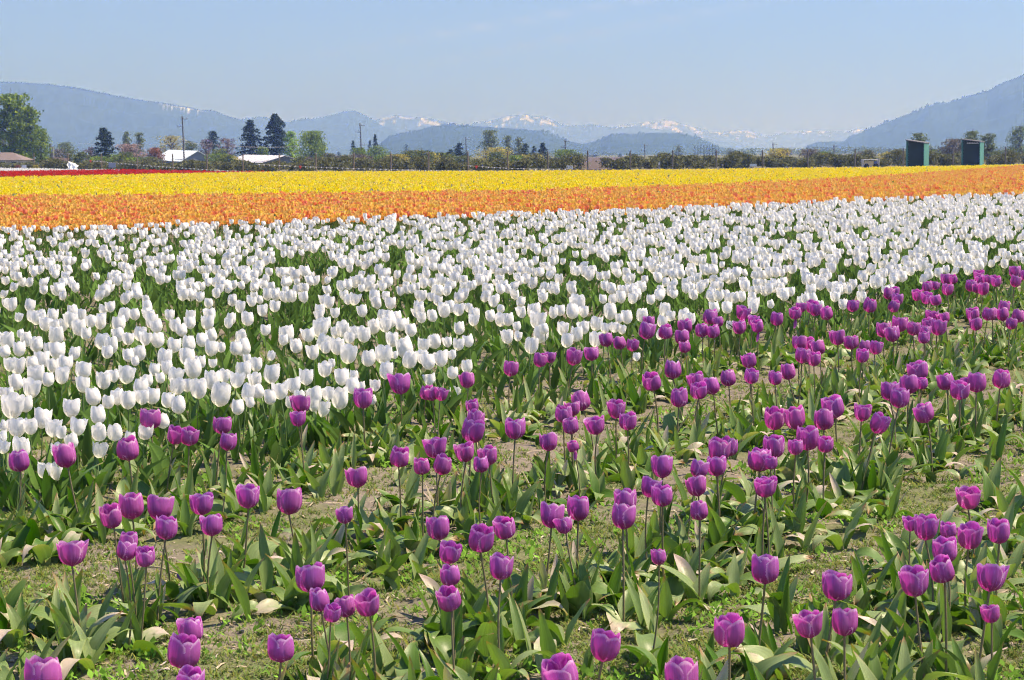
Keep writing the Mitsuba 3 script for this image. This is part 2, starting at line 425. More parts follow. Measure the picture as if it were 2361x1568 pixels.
def leaf_mesh(L, W, e0, bend, twist, fold, wave, r, nt=10, ns=4, curl=0.0, pid=0):
    t = np.linspace(0, 1, nt + 1)
    e = e0 - bend * t ** 1.4
    ds = L / nt
    x = np.concatenate([[0], np.cumsum(np.cos((e[:-1] + e[1:]) / 2) * ds)])
    z = np.concatenate([[0], np.cumsum(np.sin((e[:-1] + e[1:]) / 2) * ds)])
    side = np.zeros((nt + 1, 3)); nrm = side.copy()
    tan = np.stack([np.cos(e), 0 * e, np.sin(e)], -1)
    tw = twist * t
    n0 = np.stack([-np.sin(e), 0 * e, np.cos(e)], -1)
    s0 = np.array([[0, 1.0, 0]])
    side = s0 * np.cos(tw)[:, None] + n0 * np.sin(tw)[:, None]
    nrm = n0 * np.cos(tw)[:, None] - s0 * np.sin(tw)[:, None]
    w = W / 2 * (0.30 + 0.70 * np.clip(t / .38, 0, 1) ** .8) * np.clip((1 - t) / .62, 0, 1) ** .72
    s = np.linspace(-1, 1, ns + 1)
    C = np.stack([x, 0 * x, z], -1)
    sway = r.normal(0, .03) * t ** 2 * L
    C[:, 1] += sway
    ph = r.uniform(0, 6)
    V = []
    for sj in s:
        f_ = fold * (1 - 0.75 * t) + 0.10
        edge = wave * W * np.sin(t * r.uniform(7, 11) + ph + (2 if sj > 0 else 0)) * abs(sj) ** 1.5
        V.append(C + side * (sj * w)[:, None] + nrm * (f_ * abs(sj) ** 1.6 * w + edge * np.clip(t * 2, 0, 1))[:, None])
    v = np.stack(V, 1).reshape(-1, 3)
    S, Tt = np.meshgrid(s, t)
    uv = np.stack([Tt, (S + 1) / 2 * 0.98 + pid], -1).reshape(-1, 2)
    return v, grid_faces(nt, ns), uv


def leaf_kind(kind, k):
    r = np.random.default_rng(9000 + k * 17 + {'broad': 0, 'upright': 1, 'flat': 2, 'bed': 3, 'stem': 4, 'arch': 5}[kind])
    pid = int(r.integers(0, 200))
    if kind == 'broad':
        return leaf_mesh(r.uniform(.13, .21), r.uniform(.052, .082), r.uniform(.85, 1.45), r.uniform(.5, 1.9), r.normal(0, .45), r.uniform(.2, .7), r.uniform(0, .10), r, pid=pid)
    if kind == 'upright':
        return leaf_mesh(r.uniform(.15, .235), r.uniform(.034, .056), r.uniform(1.2, 1.5), r.uniform(0, .7), r.normal(0, .6), r.uniform(.4, .9), r.uniform(0, .06), r, pid=pid)
    if kind == 'arch':
        return leaf_mesh(r.uniform(.15, .22), r.uniform(.058, .088), r.uniform(1.0, 1.4), r.uniform(1.9, 2.8), r.normal(0, .4), r.uniform(-.1, .3), r.uniform(.03, .12), r, pid=pid)
    if kind == 'flat':
        return leaf_mesh(r.uniform(.14, .21), r.uniform(.060, .090), r.uniform(.5, .95), r.uniform(1.0, 2.0), r.normal(0, .6), r.uniform(.0, .4), r.uniform(.03, .15), r, pid=pid)
    if kind == 'bed':
        return leaf_mesh(r.uniform(.17, .26), r.uniform(.034, .060), r.uniform(1.15, 1.5), r.uniform(.1, 1.0), r.normal(0, .5), r.uniform(.3, .8), r.uniform(0, .05), r, nt=7, ns=2, pid=pid)
    return leaf_mesh(r.uniform(.10, .15), r.uniform(.020, .032), r.uniform(1.25, 1.45), r.uniform(0, .35), r.normal(0, .4), r.uniform(.5, .9), 0.02, r, pid=pid)


LEAVES = {}
for kind, n in (('broad', 40), ('upright', 22), ('flat', 24), ('arch', 26), ('bed', 24), ('stem', 14)):
    LEAVES[kind] = [leaf_kind(kind, k) for k in range(n)]
LEAF_PLY = {kind: [mikit.ply((v, f), 'bed_leaf' if kind == 'bed' else 'leaf_green', smooth=True, uv=uv) for v, f, uv in LEAVES[kind]] for kind in LEAVES}


def add_leaf(parent, kind, p, az, sc=1.0, r=rng, tilt=(0, 0)):
    k = int(r.integers(0, len(LEAF_PLY[kind])))
    part(parent, 'leaf', put(LEAF_PLY[kind][k], tr(p, az, sc, tilt)))


# ------------------------------------------------------------------ measured places of the blooms
def src(x0, y0, s, pts):            # (x, y, width) read on an enlargement -> the 2361 px picture
    k = 2361 / 4096
    return [((x0 + p[0] * s) * k, (y0 + p[1] * s) * k, p[2] * s * k) for p in pts]


PURPLE = []
PURPLE += src(0, 1500, .4659, [(175, 735, 185), (580, 690, 195), (1105, 635, 205), (1290, 380, 185), (1490, 515, 150), (1620, 530, 160), (1900, 430, 165), (1945, 570, 155), (975, 1210, 190), (1135, 1125, 215), (1365, 1145, 220), (1420, 1310, 195), (1730, 1110, 195), (1820, 1290, 195), (2130, 1045, 195)])
PURPLE += src(0, 2050, .4659, [(615, 350, 235), (1095, 245, 165), (1070, 330, 170), (1255, 380, 170), (1650, 1010, 225), (1560, 1190, 290), (380, 1400, 335), (1630, 1450, 250)])
PURPLE += src(1000, 1500, .4659, [(435, 250, 165), (415, 375, 135), (970, 200, 165), (1295, 75, 175), (1510, 150, 130), (1570, 165, 115), (1630, 165, 110), (1875, 45, 130), (1915, 270, 115), (1925, 380, 160), (1890, 480, 200), (2275, 460, 185), (1275, 705, 170), (1600, 625, 185), (1480, 780, 145), (1635, 770, 160), (1855, 665, 165), (2055, 695, 165), (1990, 770, 140), (925, 880, 185), (820, 1205, 145), (330, 1080, 225), (1625, 1310, 205), (1975, 1400, 225), (2200, 1310, 190)])
PURPLE += src(1000, 2050, .4659, [(525, 565, 260), (610, 750, 185), (690, 860, 140), (830, 810, 190), (1030, 785, 205), (265, 1165, 240), (1695, 345, 190), (1735, 540, 180), (1730, 735, 210), (2150, 470, 205)])
PURPLE += src(2000, 1500, .4659, [(1320, 50, 165), (1695, 50, 140), (1535, 195, 155), (1705, 135, 150), (1835, 90, 145), (1965, 25, 140), (715, 220, 165), (630, 290, 130), (545, 335, 155), (620, 435, 140), (835, 435, 160), (995, 295, 150), (1095, 400, 155), (415, 575, 155), (640, 610, 105), (1395, 790, 185), (1270, 965, 165), (1395, 1035, 190), (1690, 805, 155), (1860, 785, 175), (1955, 615, 160), (1875, 645, 190), (1705, 955, 170), (1720, 1165, 160), (2230, 730, 185), (2275, 970, 165), (440, 1210, 205), (565, 1290, 150), (670, 1145, 200), (1080, 1085, 195), (1055, 1215, 210)])
PURPLE += src(2000, 2050, .4659, [(1365, 380, 135), (880, 1150, 270), (1970, 1010, 275), (545, 1385, 330), (1560, 1425, 300)])
PURPLE += src(3000, 1400, .4642, [(5, 90, 130), (0, 225, 130), (215, 240, 120), (335, 185, 135), (740, 490, 195), (205, 595, 180), (400, 585, 185), (635, 600, 175), (495, 760, 200), (395, 835, 140), (645, 810, 145), (205, 835, 195), (80, 950, 195), (175, 970, 120), (135, 1180, 175), (960, 540, 145), (1075, 625, 165), (1205, 350, 165), (1280, 415, 170), (1375, 295, 175), (1480, 285, 110), (1455, 180, 180), (1530, 540, 175), (1705, 270, 155), (1805, 345, 170), (1850, 270, 80), (1950, 275, 170), (2155, 250, 160), (1880, 1275, 200)])
PURPLE += src(3000, 2050, .4642, [(1380, 100, 120), (1510, 130, 210), (1715, 150, 150), (1885, 205, 210), (2150, 165, 200), (1690, 320, 220), (1680, 490, 220), (1425, 600, 240), (2065, 560, 240), (2085, 875, 160), (740, 635, 265), (525, 965, 230), (815, 945, 235), (130, 490, 245)])
PURPLE += src(2000, 1150, .4235, [(95, 765, 145), (370, 685, 135), (470, 660, 105), (685, 655, 150), (870, 625, 140), (1015, 495, 130), (1140, 525, 125), (1245, 545, 120), (1405, 325, 115), (1370, 405, 160), (1560, 420, 140), (1755, 370, 140), (1725, 465, 140), (1755, 560, 115), (1975, 275, 145), (2070, 325, 100), (1915, 405, 130), (2020, 415, 130), (2275, 240, 130), (2270, 375, 130), (1635, 775, 165)])
PURPLE += src(3000, 1000, .4642, [(25, 610, 90), (75, 655, 110), (225, 590, 115), (395, 545, 110), (435, 495, 90), (520, 490, 110), (560, 515, 110), (672, 545, 110), (880, 480, 110), (1025, 475, 120), (1190, 375, 95), (1245, 360, 90), (1265, 425, 105), (1220, 480, 100), (1525, 315, 95), (1590, 305, 80), (1440, 390, 90), (1515, 415, 100), (1610, 430, 100), (1690, 250, 95), (1755, 250, 80), (1700, 340, 105), (1965, 220, 90), (1990, 265, 80), (2045, 255, 85), (1900, 308, 100), (2010, 335, 105), (1955, 330, 80), (2120, 268, 95), (2280, 185, 105), (2275, 268, 95), (2365, 220, 80), (755, 755, 130), (875, 795, 130), (425, 800, 130), (505, 805, 110), (600, 840, 130), (445, 910, 135), (550, 940, 125), (975, 825, 100), (1070, 840, 120), (965, 910, 115), (1145, 685, 130), (1285, 640, 140), (1240, 725, 135), (1405, 675, 120), (1555, 570, 110), (1685, 585, 100), (1540, 640, 115), (1610, 665, 145), (1510, 700, 100), (1500, 755, 105), (1930, 555, 115), (2045, 550, 110), (2090, 550, 100), (2185, 555, 110), (2180, 490, 105), (1950, 640, 110), (2245, 635, 100), (2305, 570, 115), (2355, 570, 90)])
WHITE = []
WHITE += src(0, 1250, .4235, [(15, 1270, 110), (205, 1280, 170), (530, 1300, 120), (690, 1215, 130), (920, 1300, 135), (490, 1090, 150), (570, 1130, 105), (395, 1000, 160), (290, 1080, 130), (165, 1090, 165), (40, 1070, 110), (20, 1180, 110), (725, 1080, 145), (675, 905, 160), (930, 965, 150), (940, 1130, 140), (1085, 1130, 150), (1215, 1190, 110), (1360, 1120, 145), (1550, 1025, 130), (895, 795, 150), (1025, 845, 120), (1110, 800, 130), (1210, 830, 150), (1340, 800, 130), (1430, 790, 140), (1575, 830, 130), (1685, 875, 145), (1660, 700, 140), (1870, 720, 160), (1765, 690, 110), (2060, 775, 190), (2245, 895, 125), (2320, 760, 130), (110, 890, 200), (245, 865, 140), (285, 720, 160), (170, 655, 140), (90, 760, 90), (20, 750, 90), (455, 635, 120), (575, 600, 130), (340, 585, 165), (775, 550, 150), (780, 680, 130), (980, 640, 140), (1080, 600, 100), (1185, 590, 150), (1320, 700, 150), (1410, 640, 110), (400, 445, 140), (310, 480, 120), (160, 510, 140), (90, 490, 110), (615, 480, 140), (500, 500, 120), (690, 380, 110), (540, 360, 150), (460, 340, 100), (180, 345, 120), (70, 265, 140), (55, 370, 110), (350, 300, 130), (260, 250, 120), (530, 215, 145), (420, 110, 120), (515, 125, 100), (810, 200, 105), (755, 140, 135), (680, 70, 130), (865, 80, 110), (950, 95, 110), (940, 270, 140), (1060, 310, 130), (1010, 375, 110), (1130, 210, 120), (1215, 250, 110), (1215, 405, 110), (1330, 385, 130), (1285, 460, 80), (1310, 200, 120), (1370, 250, 110), (1490, 260, 130), (1490, 130, 120), (1430, 80, 120), (1550, 430, 140), (1645, 310, 130), (1660, 120, 110), (1725, 165, 110), (1800, 95, 110), (1960, 95, 125), (2155, 100, 85), (2015, 215, 110), (1790, 300, 130), (1910, 260, 120), (1990, 340, 130), (2085, 330, 90), (1770, 420, 150), (1890, 470, 110), (1840, 530, 160), (2010, 480, 80), (2000, 640, 150), (2110, 600, 110), (2225, 640, 130), (2220, 340, 110), (1640, 600, 140), (1580, 520, 110), (1450, 540, 110), (1520, 620, 90), (200, 200, 75)])
WHITE += src(0, 1500, .4659, [(370, 820, 120), (490, 830, 130)])
WHITE += src(900, 1250, .4235, [(220, 755, 140), (245, 850, 90), (340, 740, 120), (430, 800, 120), (430, 580, 155), (525, 740, 150), (660, 690, 130), (765, 610, 135), (860, 790, 150), (830, 880, 100), (970, 770, 110), (1090, 815, 165), (915, 910, 145), (610, 850, 90), (700, 790, 110), (940, 540, 125), (1005, 480, 70), (1105, 610, 135), (1205, 690, 140), (1215, 600, 90), (1300, 700, 60), (1420, 690, 100), (1400, 820, 90), (1510, 550, 135), (1490, 400, 160), (1350, 430, 140), (1605, 400, 70), (1735, 445, 145), (1720, 330, 165), (1860, 420, 110), (1940, 465, 130), (2050, 440, 130), (2150, 400, 80), (1150, 400, 150), (1060, 320, 140), (950, 330, 100), (905, 275, 130), (835, 375, 120), (800, 210, 120), (890, 150, 150), (680, 315, 120), (580, 205, 150), (550, 260, 90), (380, 165, 100), (430, 410, 75), (295, 490, 120), (210, 440, 80), (190, 330, 150), (90, 340, 110), (155, 230, 110), (215, 60, 120), (170, 545, 150), (290, 640, 120), (2150, 570, 110), (1945, 640, 110), (2160, 760, 100), (2285, 510, 110), (2310, 270, 105), (2200, 300, 110), (1995, 270, 130), (2110, 280, 90), (1870, 310, 115), (1585, 255, 120), (1315, 210, 130), (1230, 190, 100), (1120, 160, 130), (1175, 240, 100), (1040, 190, 90), (1410, 130, 120), (1510, 120, 120), (1765, 165, 115), (1665, 115, 110), (1570, 70, 130)])
WHITE += src(2000, 1150, .4235, [(75, 300, 115), (75, 465, 115), (160, 460, 80), (165, 365, 80), (290, 550, 135), (380, 440, 150), (430, 390, 90), (215, 235, 90), (320, 220, 130), (350, 310, 150), (500, 240, 90), (570, 215, 100), (685, 225, 125), (735, 160, 140), (795, 230, 90), (590, 390, 110), (620, 500, 120), (720, 440, 120), (800, 380, 110), (900, 340, 120), (890, 490, 120), (985, 380, 90), (1080, 380, 90), (1150, 400, 75), (1050, 230, 130), (1205, 280, 110), (1130, 290, 80), (1545, 210, 110), (1600, 270, 90), (1500, 440, 90), (1520, 320, 100), (1340, 260, 120), (1740, 270, 120), (1800, 300, 110), (2170, 355, 75), (1285, 655, 75), (2040, 190, 100), (2150, 190, 100), (1250, 105, 90), (1425, 115, 90), (1145, 90, 100), (1060, 110, 90), (975, 110, 80)])
HEAD = 0.30
RA = math.radians(29.5)
RD, RN = np.array([math.sin(RA), math.cos(RA)]), np.array([math.cos(RA), -math.sin(RA)])     # along the rows, across them


def place(b, r, back=False):
    """(x, y, width) measured -> bloom centre in the field and its real width"""
    h = HEAD + r.normal(0, .012)
    p = ground_at(b[0], b[1], h)
    if back and RN @ p[:2] > -5.5:                     # a bloom of the white bed stands behind the bed's edge: lower, not nearer
        dd = ray(b[0], b[1]); k = -5.5 / (RN @ dd[:2]); q = np.array([0, 0, CAM_H]) + dd * k
        if q[2] > .13: p = q
    w = np.clip(b[2] * p[1] / FPX, .042, .110)
    return p, w


def percent(b): return f'{round(100 * b[0] / W0)}% across and {round(100 * b[1] / H0)}% down'


PX = [(*b, *place(b, rng)) for b in PURPLE]
WX = [(*b, *place(b, rng, True)) for b in WHITE]
DONE_POS = []


def tulip(kind, p, w, label, group, r, cat='tulip', hr=None, leaves=True, wilt=False):
    """p: centre of the bloom."""
    key = thing(kind + '_tulip', label, cat, group)
    hr = hr or (r.uniform(.98, 1.12) if kind == 'purple' else r.uniform(1.12, 1.28))
    hgt = w * hr
    z0 = p[2] - hgt / 2
    tilt = r.normal(0, .13, 2)
    tip = np.array([p[0], p[1], z0])
    base = np.array([p[0] + r.normal(0, .018) - tilt[0] * .1, p[1] + r.normal(0, .02), 0.0])
    base[2] = relief(base[None, 0], base[None, 1])[0] - .01
    k = int(r.integers(0, NV)); az = r.uniform(0, 6.28)
    M = tr(tip, az, (w / 2, w / 2, hgt), tilt)
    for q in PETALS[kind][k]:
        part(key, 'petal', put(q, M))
    if wilt:
        part(key, 'petal', put(PETALS[kind][k][0], tr(tip + [.004, -.02, .01], r.uniform(0, 6), (w * .2, w * .22, -hgt * .85), (.1, .1))), 'dark limp petal hanging below the bloom')
    part(key, 'stem', make_stem(base, tip + [0, 0, .004], r.normal(0, .007, 2), .0038 * (w / .075) ** .5, .0031 * (w / .075) ** .5, 'stem_brown' if kind == 'purple' else 'stem_green'))
    if leaves:
        a0 = r.uniform(0, 6.28)
        if kind == 'purple':
            n = int(r.integers(3, 6))
            for i in range(n):
                add_leaf(key, str(r.choice(['broad', 'arch', 'upright', 'upright', 'flat'])), base + [*r.normal(0, .012, 2), 0], a0 + i * 6.28 / n + r.normal(0, .4), r.uniform(.8, 1.12), r)
            if r.random() < .6:
                add_leaf(key, 'stem', base + (tip - base) * r.uniform(.25, .45), r.uniform(0, 6.28), r.uniform(.8, 1.1), r)
        else:
            for i in range(3):
                add_leaf(key, 'bed', base + [*r.normal(0, .01, 2), 0], a0 + i * 2.1 + r.normal(0, .4), r.uniform(.85, 1.15), r)
    DONE_POS.append(base)
    return key


ONES = 'zero one two three four five six seven eight nine ten eleven twelve thirteen fourteen fifteen sixteen seventeen eighteen nineteen'.split()
TENS = 'x x twenty thirty forty fifty sixty seventy eighty ninety'.split()
ROWS = [(-4.95, .30), (-3.86, .30), (-2.82, .30), (-1.85, .30)]
ROWNAME = ['back row of purple tulips', 'third purple row from the front', 'second purple row from the front', 'frontmost purple row']


def words(n):
    n = int(n)
    if n >= 100: return 'one hundred'
    return ONES[n] if n < 20 else TENS[n // 10] + ('-' + ONES[n % 10] if n % 10 else '')


def pct(v, full): return words(np.clip(round(100 * v / full), 0, 100))


def row_of(p): return int(np.argmin([abs(RN @ np.asarray(p[:2]) - c) for c, _ in ROWS]))


def tell_apart(keys, fmt):
    """fmt: one text per thing; things with the same text are told apart by which is higher in the picture. keys: (text, y)"""
    out = [''] * len(keys)
    for t in set(k[0] for k in keys):
        m = sorted([i for i, k in enumerate(keys) if k[0] == t], key=lambda i: keys[i][1])
        w = {1: [''], 2: ['upper ', 'lower '], 3: ['uppermost ', 'middle ', 'lowest ']}.get(len(m)) or [words(j + 1) + ' down: ' for j in range(len(m))]
        for j, i in enumerate(m): out[i] = w[j] + t
    return out


order = np.argsort([q[3][1] for q in PX])
WILT = {(round(x), round(y)) for x, y, _ in src(2000, 1500, .4659, [(640, 610, 105)]) + src(3000, 1000, .4642, [(75, 655, 110), (395, 545, 110)])}
LP_ = tell_apart([((('wilted purple tulip, ' if (round(q[0]), round(q[1])) in WILT else 'purple tulip, ') + f'{ROWNAME[row_of(q[3])]}, {pct(q[0], W0)} percent across the picture'), q[1]) for q in PX], None)
for i in order:
    x, y, wp, p, w = PX[i]
    r = np.random.default_rng(3000 + i)
    tulip('purple', p, w, LP_[i], 'purple tulips in the front rows', r, wilt=(round(x), round(y)) in WILT)

order = np.argsort([q[3][1] for q in WX])
LW_ = tell_apart([(f'white tulip, bloom {pct(q[0], W0)} percent across and {pct(q[1], H0)} percent down the picture', q[1]) for q in WX], None)
for i in order:
    x, y, wp, p, w = WX[i]
    r = np.random.default_rng(6000 + i)
    tulip('white', p, w, LW_[i], 'white tulips of the white bed', r)

# ------------------------------------------------------------------ the beds: outlines measured at the height of the blooms
def outline(pts, z=HEAD): return np.array([ground_at(x, y, z)[:2] for x, y in pts])


E_PW = [(-60, 1110), (60, 1085), (150, 1050), (260, 1020), (450, 985), (560, 955), (700, 945), (760, 930), (860, 890), (1050, 875), (1160, 835), (1300, 790), (1500, 755), (1700, 720), (2000, 690), (2100, 655), (2240, 625), (2440, 585)]
E_WO = [(-90, 530), (300, 522), (700, 509), (1180, 491), (1500, 482), (1800, 469), (2100, 456), (2450, 444)]
E_OY = [(-90, 452), (300, 451), (576, 449), (1210, 441), (1500, 432), (1787, 420), (2000, 408), (2200, 394), (2361, 381), (2450, 376)]
E_YF = [(-90, 409), (0, 407), (300, 401), (634, 395), (1150, 393), (1450, 391), (1787, 387), (2061, 384), (2361, 378.5), (2450, 375.8)]
E_RF = [(-90, 394.5), (0, 394.5), (120, 392.5), (290, 391), (430, 393), (500, 395.5)]
E_FW = [(-90, 388), (0, 388), (90, 388.5), (160, 390.5)]


def inside(P, poly):
    from shapely import Polygon, contains_xy
    return contains_xy(Polygon(poly).buffer(0), P[:, 0], P[:, 1])


def sow(near, far, dens, r, z=HEAD, most=400000):
    poly = np.vstack([outline(near, z), outline(far, z)[::-1]])
    lo, hi = poly.min(0), poly.max(0)
    out, got = [], 0
    ys = np.geomspace(max(lo[1], 3), hi[1], 40)
    for a, b in zip(ys[:-1], ys[1:]):
        half = b * W0 / 2 / FPX * 1.06 + .4
        x0, x1 = max(lo[0], -half), min(hi[0], half)
        if x1 <= x0: continue
        n = r.poisson(dens((a + b) / 2) * (x1 - x0) * (b - a))
        P = np.stack([r.uniform(x0, x1, n), r.uniform(a, b, n)], -1)
        out.append(P[inside(P, poly)])
    return np.vstack(out)


def project(P):
    d = np.asarray(P) - [0, 0, CAM_H]
    z = d @ _F
    return np.stack([W0 / 2 + FPX * (d @ _R) / z, H0 / 2 - FPX * (d @ _U) / z], -1)


def low_bloom(kind, k, nt, ns, col, open_=0.0, n=6, inner=True):
    pet = bloom_variant(kind, k, nt, ns, open_)
    if not inner: pet = pet[::2]
    V, F, C, m = [], [], [], 0
    for v, f, uv in pet[:n]:
        V.append(v); F.append(f + m); m += len(v)
        C.append(col(uv[:, 0], np.abs((uv[:, 1] % 1) * 2 - 1)))
    return np.vstack(V), np.vstack(F), np.vstack(C)


def white_c(t, e):
    a = np.clip(t / .35, 0, 1)[:, None]
    return np.array([.86, .87, .70]) * (1 - a) + np.array([.955, .95, .93]) * a


def orange_c(t, e):
    a = np.clip(1.15 * t ** 1.3 + .6 * e ** 2 - .06, 0, 1)[:, None]
    return np.array([.72, .26, .035]) * (1 - a) + np.array([.91, .60, .15]) * a


def flat_c(a, b):
    def c(t, e):
        k = t[:, None]
        return np.array(a) * (1 - k) + np.array(b) * k
    return c


def low_leaf(kind, k, col):
    r = np.random.default_rng(k * 31 + 5)
    v, f, uv = leaf_mesh(r.uniform(.16, .25), r.uniform(.03, .055), r.uniform(1.1, 1.5), r.uniform(.1, 1.1), r.normal(0, .6), .4, 0.02, r, nt=3, ns=2)
    return v, f, np.broadcast_to(col, v.shape) * (0.9 + 0.3 * uv[:, :1])


def stem_low(col):
    v, f = tube([[0, 0, 0], [0, 0, 1.0]], 1.0, 3, cap=False)
    return v, f, np.broadcast_to(col, v.shape)


def bed(name, label, P, z, blooms, size, r, tint, leafcol, leaf_n=2.0, stemcol=(.13, .21, .06), zs=.02, leaf_scale=1.0, ratio=1.15):
    n = len(P)
    b = Buf()
    zz = z + r.normal(0, zs, n)
    w = size * r.lognormal(0, .12, n)
    tilt = r.normal(0, .15, (n, 2))
    top = np.stack([P[:, 0], P[:, 1], zz - w * .5], -1)
    scatter(b, blooms, top, r.uniform(0, 6.28, n), np.stack([w / 2, w / 2, w * ratio * r.uniform(.92, 1.1, n)], -1), tilt, tint(n), r.integers(0, len(blooms), n))
    st = [stem_low(stemcol)]
    scatter(b, st, np.stack([P[:, 0], P[:, 1], 0 * zz], -1), 0 * zz, np.stack([0 * zz + .0035, 0 * zz + .0035, zz - w * .45], -1), np.zeros((n, 2)), np.ones((n, 3)), np.zeros(n, int))
    lv = [low_leaf('bed', k, leafcol) for k in range(10)]
    m = int(n * leaf_n)
    idx = r.integers(0, n, m)
    LP = np.stack([P[idx, 0] + r.normal(0, .05, m), P[idx, 1] + r.normal(0, .05, m), np.zeros(m)], -1)
    s = (r.uniform(.8, 1.25, m) * leaf_scale)[:, None] * np.ones((1, 3))
    scatter(b, lv, LP, r.uniform(0, 6.28, m), s, np.zeros((m, 2)), r.uniform(.7, 1.35, (m, 1)) * np.array([[1, 1, 1.0]]), r.integers(0, 10, m))
    key = thing(name, label, 'tulips', kind='stuff')
    scene[key] = b.ply('plant_tint', smooth=True)
    print(name, n, b.tris())


# white bed: the rest of the 300 nearest as single tulips, then the mass behind
r = np.random.default_rng(11)
WP = sow(E_PW, E_WO, lambda d: 22.0 if d < 14 else 22.0 * (14 / d) ** 0.5, r)
clump = meshkit.fbm(np.stack([WP[:, 0] * 1.4, WP[:, 1] * 0.9, WP[:, 0] * 0], -1), 3, 77)
side_ = np.clip(.5 + 1.6 * WP[:, 0] / WP[:, 1], 0, 1)
keep = r.random(len(WP)) < np.clip(1.75 * (clump - .18) * 2.0, .12, 1) * (.46 + .62 * side_)
WP = WP[keep]
pix = project(np.column_stack([WP, np.full(len(WP), HEAD)]))
cover = np.interp(pix[:, 0], [0, 1150, 1180, 1730, 1745, 2361], [742, 742, 690, 690, 2000, 2000])
WP = WP[pix[:, 1] < cover]
WP = WP[np.argsort(np.hypot(WP[:, 0], WP[:, 1]))]
# keep single blooms from sitting inside one another
from scipy.spatial import cKDTree
pairs = cKDTree(WP).query_pairs(.052)
drop = {max(a, b) for a, b in pairs}
WP = np.array([q for i, q in enumerate(WP) if i not in drop])
n_single = max(0, 300 - len(WX))
_q = project(np.column_stack([WP[:n_single], np.full(n_single, HEAD)]))
LD_ = tell_apart([(f'white tulip deeper in the bed, {pct(x, W0)} percent across and {pct(y, H0)} percent down', y) for x, y in _q], None)
for i, q in enumerate(WP[:n_single]):
    rr = np.random.default_rng(8000 + i)
    tulip('white', np.array([q[0], q[1], HEAD + rr.normal(0, .02)]), .072 * rr.lognormal(0, .1),
          LD_[i], 'white tulips deep in the white bed', rr)
WPm = WP[n_single:]
WB = [low_bloom('white', k, 4, 3, white_c) for k in range(14)]
bed('white_tulip_bed', 'broad bed of white tulips stretching back to the orange band', WPm, HEAD, WB, .078, np.random.default_rng(12),
    lambda n: np.random.default_rng(5).uniform(.93, 1.0, (n, 1)) * np.ones((1, 3)), (.10, .19, .042), leaf_n=3.2)
# green under the near whites
b = Buf(); r = np.random.default_rng(21)
FP = sow(E_PW, E_WO, lambda d: 42.0 * min(1, (9 / d)) ** .7, r)
FP = FP[np.hypot(FP[:, 0], FP[:, 1]) < 34]
lv = [low_leaf('bed', 40 + k, (.095, .175, .04)) for k in range(14)]
m = len(FP)
scatter(b, lv, np.column_stack([FP, np.zeros(m)]), r.uniform(0, 6.28, m), r.uniform(.8, 1.3, (m, 1)) * np.ones((1, 3)), np.zeros((m, 2)), r.uniform(.65, 1.35, (m, 1)) * np.array([[1, 1, 1.]]), r.integers(0, 14, m))
key = thing('tulip_foliage', 'upright green tulip leaves filling the white bed between the stems', 'leaves', kind='stuff')
scene[key] = b.ply('plant_tint', smooth=True); print('foliage', m, b.tris())

# orange band: the 300 nearest single, the rest one mass
OB = [low_bloom('purple', k, 3, 2, orange_c, open_=[0, .15, .3, .45][k % 4]) for k in range(12)]
r = np.random.default_rng(31)
OP = sow(E_WO, E_OY, lambda d: 950.0 / d if d > 30 else 30.0, r)
OP = OP[np.argsort(project(np.column_stack([OP, np.full(len(OP), HEAD)]))[:, 1])[::-1]]
# largest in the picture = nearest to the camera
OP = OP[np.argsort(np.hypot(OP[:, 0], OP[:, 1]))]
_q = project(np.column_stack([OP[:300], np.full(300, HEAD)]))
LO_ = tell_apart([(f'orange tulip at its band\'s near edge, {pct(x, W0)} percent across, {pct(y, H0)} percent down', y) for x, y in _q], None)
for i, q in enumerate(OP[:300]):
    rr = np.random.default_rng(7000 + i)
    bb = Buf(); w = .078 * rr.lognormal(0, .1); z = HEAD + rr.normal(0, .025)
    one = np.ones(1)
    scatter(bb, OB, np.array([[q[0], q[1], z - w / 2]]), rr.uniform(0, 6.28, 1), np.array([[w / 2, w / 2, w * 1.0]]), rr.normal(0, .12, (1, 2)), np.array([[1, rr.uniform(.75, 1.15), 1]]), rr.integers(0, len(OB), 1))
    scatter(bb, [stem_low((.13, .21, .06))], np.array([[q[0], q[1], 0]]), 0 * one, np.array([[.0035, .0035, z - w * .45]]), np.zeros((1, 2)), np.ones((1, 3)), np.zeros(1, int))
    key = thing('orange_tulip', LO_[i], 'tulip', 'orange tulips nearest the white bed')
    scene[key] = bb.ply('plant_tint', smooth=True)
_rt = np.random.default_rng(33)
bed('orange_tulip_bed', 'band of orange and red tulips behind the white bed', OP[300:], HEAD, OB, .090, r,
    lambda n: np.stack([np.ones(n), _rt.choice([.55, .9, 1.0, 1.05, 1.1], n) * _rt.uniform(.9, 1.1, n), _rt.uniform(.7, 1.3, n)], -1), (.09, .16, .04), leaf_n=.5, zs=.03, ratio=1.0)

# yellow band, red strip, far white strip
YB = [low_bloom('white', k, 2, 2, flat_c((.95, .73, .015), (.98, .84, .035)), open_=.1, inner=False) for k in range(8)]
r = np.random.default_rng(41)
YP = sow(E_OY, E_YF, lambda d: 620.0 / d, r)
_ry = np.random.default_rng(43)
bed('yellow_tulip_bed', 'wide band of bright yellow tulips running to the fence', YP, HEAD - .045, YB, .092, r,
    lambda n: np.stack([_ry.uniform(.93, 1.0, n), _ry.uniform(.92, 1.04, n), _ry.choice([.4, .8, 1.2, 5], n) * _ry.uniform(.7, 1.3, n)], -1), (.10, .17, .04), leaf_n=.2, leaf_scale=.5, zs=.022, ratio=1.1)
RB = [low_bloom('white', k, 2, 2, flat_c((.55, .02, .015), (.72, .05, .035)), open_=.1, inner=False) for k in range(6)]
RP = sow(E_YF[:4], E_RF, lambda d: 700.0 / d, r)
